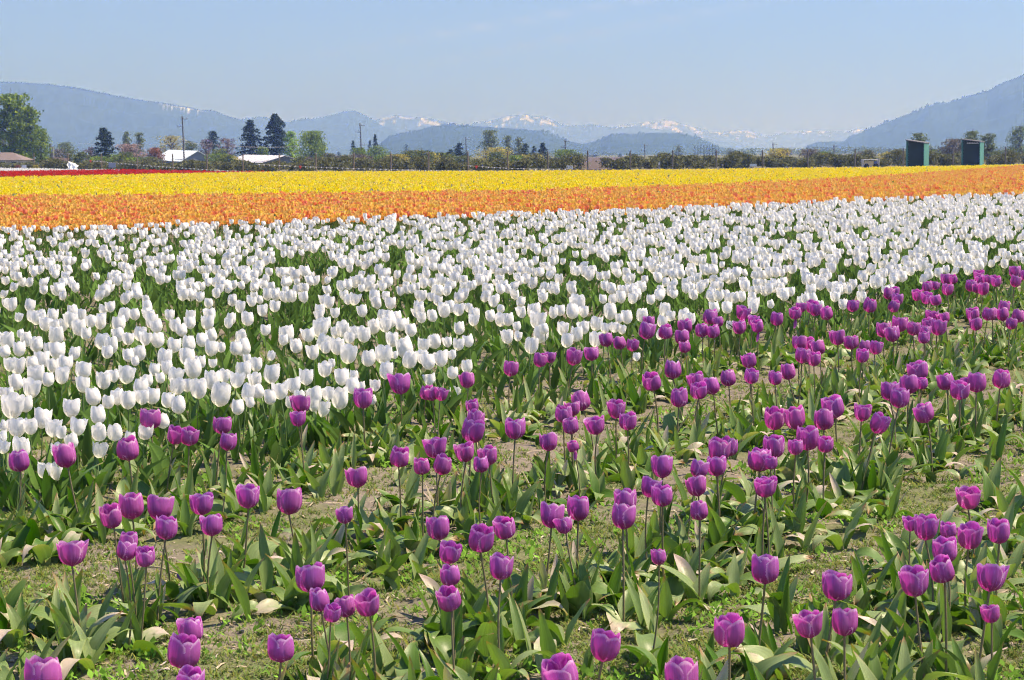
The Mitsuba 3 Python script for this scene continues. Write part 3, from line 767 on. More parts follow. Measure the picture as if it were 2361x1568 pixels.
bed('red_tulip_bed', 'thin strip of red tulips behind the yellow band at left', RP, HEAD - .02, RB, .09, r, lambda n: r.uniform(.75, 1.15, (n, 1)) * np.ones((1, 3)), (.09, .16, .04), leaf_n=.4, zs=.03)
FWB = [low_bloom('white', k, 2, 2, white_c, open_=.1, inner=False) for k in range(6)]
FWP = sow(E_RF[:4], E_FW, lambda d: 900.0 / d, r)
bed('far_white_tulip_bed', 'sliver of white tulips behind the red strip at far left', FWP, HEAD - .02, FWB, .09, r, lambda n: np.ones((n, 3)), (.09, .16, .04), leaf_n=.3, zs=.03)

# ------------------------------------------------------------------ bloomless plants in the purple rows
bases = np.array(DONE_POS)
def in_view(P, h=0.1, mx=60, my=120):
    q = project(np.column_stack([P, np.full(len(P), h)]))
    return (q[:, 0] > -mx) & (q[:, 0] < W0 + mx) & (q[:, 1] < H0 + my) & (q[:, 1] > 0)


r = np.random.default_rng(61)
cand = []
for c, hw in ROWS:
    s0 = 1.0
    while s0 < 34:
        s0 += r.exponential(.029 if s0 > 4 else .045)
        cc = c + np.clip(r.normal(0, hw * .66), -hw * 1.25, hw * 1.25)
        cand.append(RD * s0 + RN * cc)
cand = np.array(cand)
cand = cand[in_view(cand)]
patch = meshkit.noise(np.column_stack([cand * 1.9, cand[:, 0] * 0]), 17)
cand = cand[r.random(len(cand)) < np.clip(.45 + 1.5 * (patch - .12), .4, 1)]
d = np.hypot(cand[:, 0], cand[:, 1])
cand = cand[np.argsort(d)]
pt = cKDTree(bases[:, :2])
print('bloomless plants', len(cand))
_q = project(np.column_stack([cand[:300], np.full(len(cand[:300]), .08)]))
PLANT_LAB = tell_apart([(f'bloomless tulip plant, {ROWNAME[row_of(c)]}, {pct(x, W0)} percent across', y) for c, (x, y) in zip(cand[:300], _q)], None)
mass = Buf()
for i, q in enumerate(cand):
    rr = np.random.default_rng(20000 + i)
    base = np.array([q[0], q[1], relief(q[None, 0], q[None, 1])[0] - .006])
    n = int(rr.integers(2, 5)); a0 = rr.uniform(0, 6.28)
    kinds = [str(rr.choice(['broad', 'arch', 'flat', 'upright', 'upright', 'upright', 'arch'])) for _ in range(n)]
    if i < 300:
        key = thing('tulip_plant', PLANT_LAB[i], 'plant', 'bloomless tulip plants in the purple rows')
        for j, kd in enumerate(kinds):
            add_leaf(key, kd, base + [*rr.normal(0, .014, 2), 0], a0 + j * 6.28 / n + rr.normal(0, .5), rr.uniform(.75, 1.15), rr)
    else:
        for j, kd in enumerate(kinds):
            v, f, uv = LEAVES[kd][int(rr.integers(0, len(LEAVES[kd])))]
            M = tr(base + [*rr.normal(0, .014, 2), 0], a0 + j * 6.28 / n + rr.normal(0, .5), rr.uniform(.75, 1.15))
            mass.add(v @ M[:3, :3].T + M[:3, 3], f, np.column_stack([uv, uv[:, 0]]))
if mass.v:
    key = thing('tulip_foliage', 'broad tulip leaves of the farther purple rows, too far to tell the plants apart', 'leaves', kind='stuff')
    c3 = np.vstack(mass.c)
    scene[key] = mikit.ply((np.vstack(mass.v), np.vstack(mass.f)), 'leaf_green', smooth=True, uv=c3[:, :2])

# a picked tulip lying on the soil
r = np.random.default_rng(71)
p1, p0 = ground_at(src(0, 2050, .4659, [(1590, 540, 1)])[0][0], src(0, 2050, .4659, [(1590, 540, 1)])[0][1], .05), ground_at(src(0, 2050, .4659, [(1240, 465, 1)])[0][0], src(0, 2050, .4659, [(1240, 465, 1)])[0][1], .06)
key = thing('fallen_tulip', 'violet tulip lying fallen on the soil on its pale stem, near the lower left', 'tulip')
dv = (p1 - p0) / np.linalg.norm(p1 - p0)
xx = np.cross(dv, [0, 0, 1.0]); xx /= np.linalg.norm(xx); zz = np.cross(xx, dv)
for q in PETALS['purple'][5]:
    M = np.eye(4); M[:3, 0], M[:3, 1], M[:3, 2], M[:3, 3] = xx * .020, zz * .020, dv * .058, p1 - dv * .03
    part(key, 'petal', put({**q, 'bsdf': ref('violet_petal')}, M))
scene['violet_petal'] = thin({'type': 'rgb', 'value': [0.30, 0.16, 0.50]}, 0.5, 0.5)
v, f = tube(np.linspace(p0, p1 - dv * .03, 5) + np.array([[0, 0, a] for a in (0, .006, .008, .004, 0)]), .0035, 6)
scene['stem_pale'] = {'type': 'principled', 'base_color': {'type': 'rgb', 'value': [0.40, 0.36, 0.20]}, 'roughness': 0.6}
part(key, 'stem', mikit.ply((v, f), 'stem_pale', smooth=True), 'pale drying stem')

# ------------------------------------------------------------------ weeds and litter on the soil
r = np.random.default_rng(81)


def soil_spots(n, ymax=15.0):
    y = 4.3 * (ymax / 4.3) ** r.random(n)
    x = r.uniform(-1, 1, n) * (y * W0 / 2 / FPX * 1.05 + .2)
    return np.column_stack([x, y])


P = soil_spots(52000)
g = meshkit.fbm(np.column_stack([P * 2.6 + [9, 0], np.full(len(P), 5.2)]), 4, 0)
g2 = meshkit.fbm(np.column_stack([P * 7.0, P[:, 0] * 0]), 3, 91)
P = P[r.random(len(P)) < np.clip((.55 * g + .45 * g2 - .36) * 4.4, .05, 1)]
P = np.repeat(P, 9, axis=0); P = P + r.normal(0, .012, P.shape)
n = len(P); z = relief(P[:, 0], P[:, 1])
bl = []
for k in range(12):
    q = np.random.default_rng(k + 300)
    L, w, be = q.uniform(.007, .019), q.uniform(.0012, .0026), q.uniform(.5, 1.8)
    v = np.array([[-w, 0, 0], [w, 0, 0], [w * .7, L * .35 * be, L * .6], [-w * .7, L * .35 * be, L * .6], [0, L * be, L]])
    col = np.array([.165, .245, .062]) * (1 - .0) * np.ones((5, 1))
    bl.append((v, np.array([[0, 1, 2], [0, 2, 3], [3, 2, 4]]), col))
b = Buf()
tone = r.uniform(.7, 1.5, (n, 1)) * np.column_stack([r.uniform(.8, 1.45, n), np.ones(n), r.uniform(.7, 1.4, n)])
scatter(b, bl, np.column_stack([P, z - .002]), r.uniform(0, 6.28, n), r.uniform(.6, 1.5, (n, 1)) * np.ones((1, 3)), np.zeros((n, 2)), tone, r.integers(0, 12, n))
# small leafy weeds: rosettes of rounded leaves
wl = []
for k in range(8):
    q = np.random.default_rng(k + 400); V, F, C = [], [], []
    for j in range(int(q.integers(5, 11))):
        a, L, w, e = q.uniform(0, 6.28), q.uniform(.012, .03), q.uniform(.004, .008), q.uniform(.2, 1.2)
        d0 = np.array([math.cos(a) * math.cos(e), math.sin(a) * math.cos(e), math.sin(e)]); s_ = np.array([-math.sin(a), math.cos(a), 0])
        o = q.normal(0, .012, 3) * [1, 1, 0] + [0, 0, abs(q.normal(0, .012))]
        V += [o, o + d0 * L * .5 + s_ * w, o + d0 * L, o + d0 * L * .5 - s_ * w]
        F += [[4 * j, 4 * j + 1, 4 * j + 2], [4 * j, 4 * j + 2, 4 * j + 3]]
        C += [np.array([.18, .34, .05]) * q.uniform(.8, 1.3)] * 4
    wl.append((np.array(V), np.array(F), np.array(C)))
P = soil_spots(9000)
g2 = meshkit.fbm(np.column_stack([P * 3.1, P[:, 0] * 0]), 3, 95)
P = P[r.random(len(P)) < np.clip((g2 - .42) * 3.0, .02, .8)]
n = len(P)
scatter(b, wl, np.column_stack([P, relief(P[:, 0], P[:, 1])]), r.uniform(0, 6.28, n), r.uniform(.6, 1.5, (n, 1)) * np.ones((1, 3)), np.zeros((n, 2)), r.uniform(.75, 1.3, (n, 1)) * np.ones((1, 3)), r.integers(0, 8, n))
key = thing('weeds', 'moss, fine grass and small leafy weeds growing on the bare soil', 'weeds', kind='stuff')
scene[key] = b.ply('plant_tint'); print('weeds', b.tris())
b = Buf(); P = soil_spots(5200); n = len(P)
lt = []
for k in range(10):
    q = np.random.default_rng(k + 500); L, w, h = q.uniform(.008, .035), q.uniform(.0012, .004), q.uniform(.001, .006)
    v = np.array([[-L, -w, 0], [-L, w, .001], [0, -w, h], [0, w, h + .001], [L, -w * .5, 0], [L, w * .5, .001]])
    lt.append((v, np.array([[0, 2, 1], [1, 2, 3], [2, 4, 3], [3, 4, 5]]), np.ones((6, 1)) * np.array([[.50, .44, .33], [.42, .34, .24], [.22, .17, .11], [.52, .42, .42]][k % 4])))
scatter(b, lt, np.column_stack([P, relief(P[:, 0], P[:, 1]) + .003]), r.uniform(0, 6.28, n), r.uniform(.5, 1.3, (n, 1)) * np.ones((1, 3)), r.normal(0, .1, (n, 2)), r.uniform(.7, 1.1, (n, 1)) * np.ones((1, 3)), r.integers(0, 10, n))
cl = trimesh.creation.icosphere(subdivisions=1)
cvs = []
for k in range(6):
    v = np.array(cl.vertices); v = v * (0.7 + .6 * meshkit.noise(v * 1.7 + k * 7, k))[:, None] * [1, 1, .6]
    cvs.append((v, np.array(cl.faces), np.ones((len(v), 1)) * np.array([[.30, .25, .18]])))
P = soil_spots(5000); n = len(P)
scatter(b, cvs, np.column_stack([P, relief(P[:, 0], P[:, 1])]), r.uniform(0, 6.28, n), (.003 + .009 * r.random(n) ** 3)[:, None] * np.ones((1, 3)), np.zeros((n, 2)), r.uniform(.75, 1.25, (n, 1)) * np.ones((1, 3)), r.integers(0, 6, n))
key = thing('litter', 'straw bits, withered petals and small clods scattered on the soil', 'litter', kind='stuff')
scene[key] = b.ply('solid_tint'); print('litter', b.tris())

# ------------------------------------------------------------------ trees and hedges
GREENS = {'spring': ((.13, .19, .035), (.055, .095, .025)), 'bright': ((.20, .30, .05), (.10, .18, .035)), 'dull': ((.095, .125, .045), (.055, .075, .03)),
          'gold': ((.25, .24, .07), (.14, .145, .045)), 'dark': ((.035, .058, .03), (.018, .030, .020)), 'fir': ((.05, .075, .04), (.025, .042, .025)),
          'grey': ((.17, .155, .125), (.095, .085, .07)), 'pink': ((.30, .23, .22), (.16, .12, .11)), 'red': ((.19, .085, .05), (.11, .055, .035)),
          'purple': ((.16, .11, .12), (.09, .07, .075)), 'pale': ((.14, .17, .08), (.08, .10, .05)), 'hedge': ((.085, .092, .04), (.05, .05, .028)), 'rose': ((.45, .06, .10), (.25, .04, .06))}


_BR = {'dark': 1.35, 'rose': 1.0, 'spring': 2.0, 'gold': 2.1, 'bright': 2.1, 'hedge': 2.3, 'pale': 1.9, 'dull': 1.9}
GREENS = {k: (tuple(_BR.get(k, 1.75) * np.array(a) * ((1.14, 1, .62) if k in ('spring', 'gold', 'bright', 'dull') else (1, 1, 1))), tuple(.9 * _BR.get(k, 1.75) * np.array(b))) for k, (a, b) in GREENS.items()}

NEAR = 0.62


def leaves_cloud(P, size, col, r, up=.3):
    n = len(P)
    a = r.normal(0, 1, (n, 3)); a /= np.linalg.norm(a, axis=1, keepdims=True)
    bq = np.cross(a, r.normal(0, 1, (n, 3))); bq /= np.linalg.norm(bq, axis=1, keepdims=True)
    s = size * r.uniform(.6, 1.4, (n, 1))
    V = np.stack([P - a * s * .6 - bq * s * .35, P + bq * s * .7, P + a * s * .7 - bq * s * .25], 1).reshape(-1, 3)
    k = r.random((n, 1)); c = np.array(col[0]) * k + np.array(col[1]) * (1 - k)
    return V, np.arange(3 * n).reshape(-1, 3), np.repeat(c, 3, axis=0)


def tree(name, label, x, ytop, wpx, dist, kind, tint, n=2600, base_z=0.0, trunk=(.10, .08, .06), cat='tree', low=.12, group=None, leaf=None):
    if 400 < dist < 800: dist *= NEAR
    r = np.random.default_rng(int(x * 7 + ytop) + 5)
    if kind in ('round', 'willow'): n = int(n * 1.6)
    top = at(x, ytop, dist); cx, H, R = top[0], top[2], wpx / FPX * dist / 2
    key = thing(name, label, cat, group)
    leaf = leaf or max(.16, .03 * H) * 1.1
    tb = Buf(); P = []
    base = np.array([cx, dist, base_z])
    if kind == 'conifer':
        v, f = tube([base, base + [0, 0, H * .55], base + [0, 0, H * .98]], [R * .10 + .05, R * .06 + .04, .02], 6)
        tb.add(v, f, trunk)
        nl = int(max(18, H * 4.2))
        for i in range(nl):
            q = i / nl; z = H * min(.985, max(.03, low + (1 - low) * q + r.normal(0, .03) * (1 - q))); rad = 1.42 * R * (1 - q) ** .62 * r.uniform(.62, 1.2) + .04 * R
            m = int(max(3, 7 * (1 - q) + 3))
            for a in r.uniform(0, 6.28, m):
                L = rad * r.uniform(.75, 1.15); k = max(4, int(n / nl / m))
                tt = r.random(k) ** .7
                pp = np.column_stack([np.cos(a) * L * tt, np.sin(a) * L * tt, -.30 * L * tt ** 1.6 + .08 * L * tt]) + r.normal(0, .07 * R + .03, (k, 3)) * [1, 1, .6]
                P.append(base + [0, 0, z] + pp)
    elif kind == 'poplar':
        v, f = tube([base, base + [0, 0, H * .9]], [R * .18 + .05, .03], 5); tb.add(v, f, trunk)
        z = r.random(n) ** .9; rad = R * np.sin(np.clip(z, .03, 1) ** .6 * math.pi * .97) ** .8 * np.sqrt(r.random(n)); a = r.uniform(0, 6.28, n)
        P.append(base + np.column_stack([np.cos(a) * rad, np.sin(a) * rad, H * (.06 + .94 * z)]))
    else:
        airy = kind in ('airy', 'bare')
        v, f = tube([base, base + [.05 * R, 0, H * .3], base + [0, .05 * R, H * .62]], [R * .10 + .06, R * .075 + .04, R * .03 + .03], 7); tb.add(v, f, trunk)
        nb = {'airy': 46, 'bare': 40, 'round': 26, 'willow': 26}[kind]
        for i in range(nb):
            q = (i + r.random()) / nb
            zz_ = H * (low + (1 - low) * q)
            if kind == 'airy': env = R * (1 - max(0, q - .2) / .84) ** .9 * (.75 + .25 * min(1, q / .2)) * r.uniform(.8, 1.15)
            else: env = R * math.sqrt(max(.02, 1 - ((q - .42) / .60) ** 2))
            a = r.uniform(0, 6.28); L = env * math.sqrt(r.uniform(.05, 1)) * .86
            c = base + [math.cos(a) * L, math.sin(a) * L, zz_]
            s0 = base + [0, 0, max(H * .10, zz_ - L * r.uniform(.5, 1.0))]
            v, f = tube([s0, (s0 + c) / 2 + r.normal(0, .05 * R, 3), c], [R * .030 + .025, R * .02 + .02, .012], 4); tb.add(v, f, trunk)
            for _ in range(3 if airy else 1):
                e = c + r.normal(0, .20 * R, 3) * [1, 1, .8] + [0, 0, .14 * R]
                v, f = tube([(s0 + c) / 2, c, e], [.03 + .008 * R, .022, .012], 3); tb.add(v, f, trunk)
                k = int(n / nb / (3 if airy else 1))
                sp = R * (.105 if kind == 'airy' else .13 if kind == 'bare' else .24)
                pp = r.normal(0, sp, (k, 3)) * [1, 1, .85] + (e if airy else c)
                if kind == 'willow': pp[:, 2] -= np.abs(r.normal(0, .30 * R, k))
                P.append(pp[(pp[:, 2] > base_z + .03 * H) & (pp[:, 2] < H * 1.015)])
    P = np.vstack(P)
    part(key, 'trunk', tb.ply('far_tint'))
    bb = Buf(); bb.add(*leaves_cloud(P, leaf, GREENS[tint], r)); part(key, 'crown', bb.ply('far_tint'))


tree('broadleaf_tree', 'tall spring green tree at the left edge with a loose open crown', 24, 219, 128, 520, 'airy', 'spring', 4300, low=.05)
tree('broadleaf_tree', 'yellow-green lower tree leaning on the right of the tall left-edge tree', 92, 298, 50, 505, 'round', 'spring', 1700, low=.03)
tree('broadleaf_tree', 'pointed right shoulder tree beside the tall left-edge tree', 67, 249, 66, 515, 'airy', 'spring', 2600, low=.04)
tree('broadleaf_tree', 'dark green tree low behind the house roof at the left edge', 8, 318, 60, 545, 'round', 'dull', 1800)
tree('broadleaf_tree', 'dull green round bush-like tree left of the dark conifer', 154, 329, 50, 620, 'round', 'dull', 1500)
tree('bare_tree', 'brownish bare trees around the small dark shed at left', 128, 345, 44, 600, 'bare', 'grey', 900)
tree('bare_tree', 'pinkish bare tree just left of the dark conifer', 208, 340, 34, 640, 'bare', 'purple', 700)
tree('conifer', 'dark pointed conifer alone at left, reaching the mountain slope', 240, 294, 54, 480, 'conifer', 'dark', 4200, low=.03)
tree('poplar_tree', 'thin pale green tree right of the dark conifer, left half of a pair', 292, 305, 30, 640, 'airy', 'pale', 1500)
tree('poplar_tree', 'thin pale green tree right of the dark conifer, right half of a pair', 322, 307, 34, 640, 'airy', 'pale', 1400)
tree('blossom_tree', 'greyish pink blossoming tree low beside the dark conifer', 299, 333, 66, 520, 'bare', 'pink', 2200)
tree('shrub', 'rusty red shrub left of the pale blue barn', 356, 341, 40, 560, 'round', 'red', 1300, cat='shrub')
tree('willow_tree', 'yellowish bare willow behind the pale blue barn', 394, 314, 66, 720, 'bare', 'gold', 2000)
tree('broadleaf_tree', 'small green tree right of the tall left pole', 441, 326, 36, 700, 'round', 'dull', 1300)
tree('conifer', 'flat topped dark conifer between the barns', 491, 302, 38, 740, 'conifer', 'dark', 1600, low=.45)
tree('bare_tree', 'purple-grey leafless tree left of the flat topped conifer', 474, 322, 34, 700, 'bare', 'purple', 1200)
tree('bare_tree', 'purple-grey leafless tree right of the flat topped conifer', 522, 320, 46, 700, 'bare', 'purple', 1500)
tree('broadleaf_tree', 'low olive tree between the two barns', 506, 344, 44, 610, 'round', 'dull', 1300)
tree('conifer', 'left one of the two tall dark firs behind the grey barn', 576, 277, 56, 640, 'conifer', 'dark', 4200, low=.05)
tree('conifer', 'right and taller one of the two tall dark firs behind the grey barn', 634, 263, 66, 640, 'conifer', 'dark', 5200, low=.05)
tree('shrub', 'low yellow-green bush behind the ridge of the grey barn, at its centre', 605, 338, 30, 625, 'round', 'spring', 900, cat='shrub')
tree('broadleaf_tree', 'fresh bright green tree right of the tall firs', 672, 304, 40, 610, 'airy', 'bright', 1700)
tree('broadleaf_tree', 'broad green tree right of the fresh bright green one', 716, 303, 66, 590, 'round', 'spring', 3600)
tree('conifer', 'slim dark fir tucked behind the broad green tree', 740, 318, 26, 620, 'conifer', 'fir', 1200)
tree('conifer', 'tiny dark fir alone between the broad green tree and the second pole', 781, 350, 12, 800, 'conifer', 'dark', 500)
tree('conifer', 'short dark fir just left of the second pole', 814, 323, 15, 760, 'conifer', 'dark', 900)
tree('conifer', 'smaller fir of the pair right of the second pole', 853, 323, 14, 760, 'conifer', 'fir', 800)
tree('conifer', 'taller fir of the pair right of the second pole', 865, 309, 15, 760, 'conifer', 'dark', 1000)
tree('willow_tree', 'green willow at the foot of the second pole', 824, 341, 44, 640, 'round', 'spring', 1500)
tree('willow_tree', 'olive green willow right of the second pole', 872, 336, 50, 640, 'willow', 'spring', 1700)
tree('conifer', 'grey hazy fir in front of the wooded hill', 937, 332, 22, 1100, 'conifer', 'fir', 800)
tree('willow_tree', 'yellow-green willow below the left end of the wooded hill', 962, 347, 58, 620, 'willow', 'gold', 1700)
tree('conifer', 'left one of the two dark firs beside the third pole', 1038, 345, 26, 640, 'conifer', 'dark', 1500)
tree('conifer', 'right one of the two dark firs beside the third pole', 1059, 329, 34, 640, 'conifer', 'dark', 2000)
tree('broadleaf_tree', 'tall airy grey-green tree standing before the wooded hill', 1130, 302, 62, 690, 'airy', 'pale', 2600)
tree('willow_tree', 'round golden willow in front of the tall airy tree', 1144, 340, 92, 560, 'willow', 'gold', 3000)
tree('poplar_tree', 'airy grey-green poplar right of the golden willow, left of two', 1172, 314, 34, 720, 'airy', 'pale', 1300)
tree('poplar_tree', 'airy grey-green poplar right of the golden willow, right of two', 1196, 318, 36, 720, 'airy', 'pale', 1300)
tree('conifer', 'ragged dark fir left of the densest dark fir', 1211, 330, 26, 640, 'conifer', 'fir', 1300)
tree('conifer', 'thin ragged fir between two dark firs', 1231, 336, 18, 680, 'conifer', 'fir', 800)
tree('conifer', 'dense dark fir left of the round green tree by the exit sign', 1251, 329, 26, 620, 'conifer', 'dark', 1900)
tree('broadleaf_tree', 'round green tree behind the fourth pole', 1306, 345, 54, 640, 'round', 'spring', 1700)
tree('broadleaf_tree', 'hazy green trees behind the ploughed field', 1366, 357, 60, 1100, 'round', 'pale', 900)
tree('conifer', 'tiny hazy fir above the ploughed field', 1430, 354, 11, 1000, 'conifer', 'fir', 500)
tree('broadleaf_tree', 'hazy pale green tree left of the poplar row', 1564, 337, 34, 800, 'airy', 'pale', 1300)
for i, (x, y) in enumerate([(1602, 335), (1609, 337), (1616, 333), (1623, 334), (1630, 335), (1636, 333), (1643, 332), (1649, 335), (1656, 338)]):
    tree('poplar_tree', f"slender columnar poplar, {['first', 'second', 'third', 'fourth', 'fifth', 'sixth', 'seventh', 'eighth', 'ninth'][i]} from the left in the hazy row", x, y, 7.5, 1200, 'poplar', 'dull', 420, group='columnar poplars in a row')
tree('broadleaf_tree', 'hazy round tree right of the poplar row', 1684, 341, 30, 1100, 'round', 'pale', 900)
tree('broadleaf_tree', 'hazy grey tree below the right mountain foot', 1880, 345, 36, 1250, 'round', 'dull', 800)
tree('broadleaf_tree', 'hazy grey tree on the right part of the far tree line', 1815, 343, 30, 1250, 'round', 'dull', 800)
tree('broadleaf_tree', 'green tree rising behind the left green booth', 2120, 309, 52, 420, 'airy', 'pale', 1900)
tree('bare_tree', 'brownish bare tree between the two green booths', 2196, 322, 54, 430, 'bare', 'grey', 1800)
tree('broadleaf_tree', 'grey-green tree rising behind the right green booth', 2240, 304, 62, 430, 'airy', 'pale', 2300)
tree('broadleaf_tree', 'thin half-leafed tree right of the right green booth', 2280, 309, 36, 430, 'bare', 'pale', 1200)
tree('broadleaf_tree', 'loose grey-green tree at the right edge', 2352, 292, 74, 400, 'airy', 'pale', 2600, low=.04)
for i, (x, y) in enumerate([(317, 369), (341, 369)]):
    tree('shrub', ['left', 'right'][i] + ' one of the two pink flowering shrubs right of the white tarp', (306, 341)[i] * 1.0, 373, 14, 330, 'round', 'rose', 500, cat='shrub', leaf=.12)


FX_, FD_ = [0, 600, 1150, 1700, 2361], [232, 186, 172, 180, 205]


r = np.random.default_rng(314); _shr = set()
for i in range(46):
    x = float(r.uniform(96, 1325) if i < 34 else r.uniform(1690, 2361)); y = float(r.uniform(347, 362) if i < 34 else r.uniform(341, 351)) + (4 if x < 700 else 0)
    while pct(x, W0) in _shr or 366 < x < 492 or 532 < x < 682: x += 13.0
    _shr.add(pct(x, W0))
    tn = str(r.choice(['dull', 'spring', 'grey', 'gold', 'hedge', 'purple'], p=[.26, .22, .16, .14, .12, .10]))
    nm = {'dull': 'dull green', 'spring': 'fresh green', 'grey': 'leafless grey', 'gold': 'yellowish', 'hedge': 'olive', 'purple': 'purplish bare'}[tn]
    tree('shrub', f'low {nm} shrub behind the hedge, {pct(x, W0)} percent across at the tree line', x, y, float(r.uniform(30, 62)), float(r.uniform(440, 560)), 'bare' if tn in ('grey', 'purple') else 'round', tn, 900, cat='shrub', low=.05)


def hedge(label, x0, x1, dn, df, top, tint, n, seed):
    r = np.random.default_rng(seed)
    m = int((x1 - x0) / 13 * 3)
    px = r.uniform(x0, x1, m); cy = np.interp(px, FX_, FD_) + dn + (df - dn) * r.random(m) ** 1.5
    h = np.interp((px - x0) / (x1 - x0), [0, 1], top) * r.uniform(.62, .90, m) * (.55 + .9 * meshkit.noise(np.column_stack([px / 21, px * 0, px * 0]), seed))
    cx = np.array([at(q, 380, dd)[0] for q, dd in zip(px, cy)])
    tb, bb = Buf(), Buf(); P = []
    for i in range(m):
        fx = cx[i]
        for _ in range(2):
            v, f = tube([[fx, cy[i], 0], [fx + r.normal(0, .15), cy[i], h[i] * .9]], [.02, .01], 3, False); tb.add(v, f, (.10, .08, .06))
        k = max(6, int(n / m)); q = r.random(k)
        P.append(np.column_stack([fx + r.normal(0, .30, k), cy[i] + r.normal(0, .3, k), h[i] * q ** .7]))
    key = thing('hedge', label, 'hedge')
    part(key, 'stems', tb.ply('far_tint'), kind='stuff')
    bb.add(*leaves_cloud(np.vstack(P), .15, GREENS[tint], r)); part(key, 'foliage', bb.ply('far_tint'), kind='stuff')


hedge('low dark hedge behind the fence at the far left, before the house roof', -80, 120, 3, 40, (1.25, 1.25), 'hedge', 14000, 1)
hedge('low brown-green hedge behind the fence, from the shed to the grey barn', 120, 640, 3, 45, (1.1, .82), 'hedge', 36000, 2)
hedge('low brown-green hedge behind the fence at the centre left, under the willows', 640, 1336, 3, 50, (1.2, 1.2), 'hedge', 44000, 3)
hedge('brown and green hedge behind the fence from the ploughed field to the cart', 1392, 2000, 3, 50, (1.2, 1.4), 'hedge', 44000, 4)
hedge('olive hedge behind the green booths at the right', 2000, 2460, 3, 50, (1.45, 1.5), 'hedge', 36000, 5)
# far tree line along the horizon
r = np.random.default_rng(91); b = Buf(); P = []
for i in range(190):
    x = r.uniform(1680, 2500) if i < 130 else r.uniform(-60, 1680)
    dist = r.uniform(1150, 1700); base = at(x, 350, dist); h = (r.uniform(2.5, 5.5) if i < 130 else r.uniform(1.5, 3.2))
    k = 60; R = r.uniform(2.5, 6)
    P.append(np.array([base[0], dist, 0]) + np.column_stack([r.normal(0, R, k), r.normal(0, R, k), h * r.random(k) ** .7]))
b.add(*leaves_cloud(np.vstack(P), .8, GREENS['dull'], r))
key = thing('far_trees', 'hazy far-off line of trees along the horizon', 'trees', kind='stuff'); scene[key] = b.ply('far_tint')
# ploughed field seen through the gap
key = thing('ploughed_field', 'reddish brown ploughed field seen between the hedges', kind='structure')
a0, a1, a2, a3 = (at(1290, 370, 176)[0], at(1420, 370, 176)[0], at(1440, 370, 900)[0], at(1290, 370, 900)[0])
fv = []; nr = 60
for j in range(nr + 1):
    t = j / nr; yy = 176 + 724 * t; zt = .06 + (.05 if j % 2 else 0)
    fv += [[a0 + (a3 - a0) * t, yy, zt], [a1 + (a2 - a1) * t, yy, zt]]
ff = []
for j in range(nr): ff += [[2 * j, 2 * j + 1, 2 * j + 3], [2 * j, 2 * j + 3, 2 * j + 2]]
scene[key] = solid(np.array(fv), np.array(ff), (.085, .064, .052))

# ------------------------------------------------------------------ fence posts, tape, poles, wires
post_px = [135, 271, 405, 548, 690, 827, 972, 1117, 1263, 1415, 1563, 1714, 1871, 2030, 2191, 2350, 2521, 2691, 2865, 3050, 3232, 3421, 3614, 3813, 4022]
W_ = ['first', 'second', 'third', 'fourth', 'fifth', 'sixth', 'seventh', 'eighth', 'ninth', 'tenth', 'eleventh', 'twelfth', 'thirteenth', 'fourteenth', 'fifteenth', 'sixteenth', 'seventeenth', 'eighteenth', 'nineteenth', 'twentieth', 'twenty-first', 'twenty-second', 'twenty-third', 'twenty-fourth', 'twenty-fifth']
r = np.random.default_rng(101); posts = []
for i, sx in enumerate(post_px):
    x = sx * W0 / 4096; dist = np.interp(x, FX_, FD_)
    top = at(x, np.interp(x, [0, 600, 1200, 1800, 2361], [354, 355, 347.5, 346, 337]), dist)
    key = thing('fence_post', f'wooden fence post, {W_[i]} from the left along the hedge', 'fence post', 'fence posts along the hedge')
    ln = r.normal(0, .02)
    v, f = tube([[top[0] - ln, dist, -.1], [top[0], dist, top[2] - .06], [top[0], dist, top[2]]], [.075, .068, .05], 8)
    sh = (.23, .18, .125) if i < 14 else (.17, .15, .125)
    scene[key] = solid(v, f, sh, 30); posts.append((top[0], dist, top[2]))
for i, (x0, y0, x1, y1, lab, red) in enumerate([(205, 370, 560, 395.5, 'left', [208, 230]), (592, 379, 1080, 394, 'centre left', [624, 694, 756, 808]), (1446, 388, 1600, 396, 'centre', [1472])][:2] + [(1078, 382, 1310, 390, 'centre', [1098, 1172])]):
    d0, d1 = np.interp([x0, x1], FX_, FD_) - 1.5
    p, q = at(x0, y0, d0), at(x1, y1, d1)
    key = thing('pennant_string', f'white pennant string sagging along the fence at the {lab}', 'pennant string')
    n = int((q[0] - p[0]) / .50); t = np.linspace(0, 1, n + 1)
    line = p + (q - p) * t[:, None]; line[:, 2] -= .10 * np.sin(t * math.pi)
    v, f = tube(line, .007, 4, False); part(key, 'cord', solid(v, f, (.7, .7, .7)))
    fb, rb = Buf(), Buf()
    for k in range(n):
        c = (line[k] + line[k + 1]) / 2 + [0, -.02, 0]
        v = np.array([c + [-.07, 0, .02], c + [.07, 0, .02], c + [.0, -.03, -.09], c + [-.07, .004, .02], c + [.07, .004, .02], c + [.0, -.026, -.09]])
        near = any(abs(project(c[None])[0][0] - z) < 1.6 for z in red)
        ff = np.array([[0, 1, 2], [3, 5, 4]])
        if near: v = (v - c) * [2.2, 1, 3.0] + c
        (rb if near else fb).add(v, ff, (.75, .08, .04) if near else (.8, .8, .82))
    part(key, 'pennants', fb.ply('solid_tint'), kind='stuff')
    if rb.v: part(key, 'red_flags', rb.ply('solid_tint'), 'small red flags on the pennant string', kind='stuff')

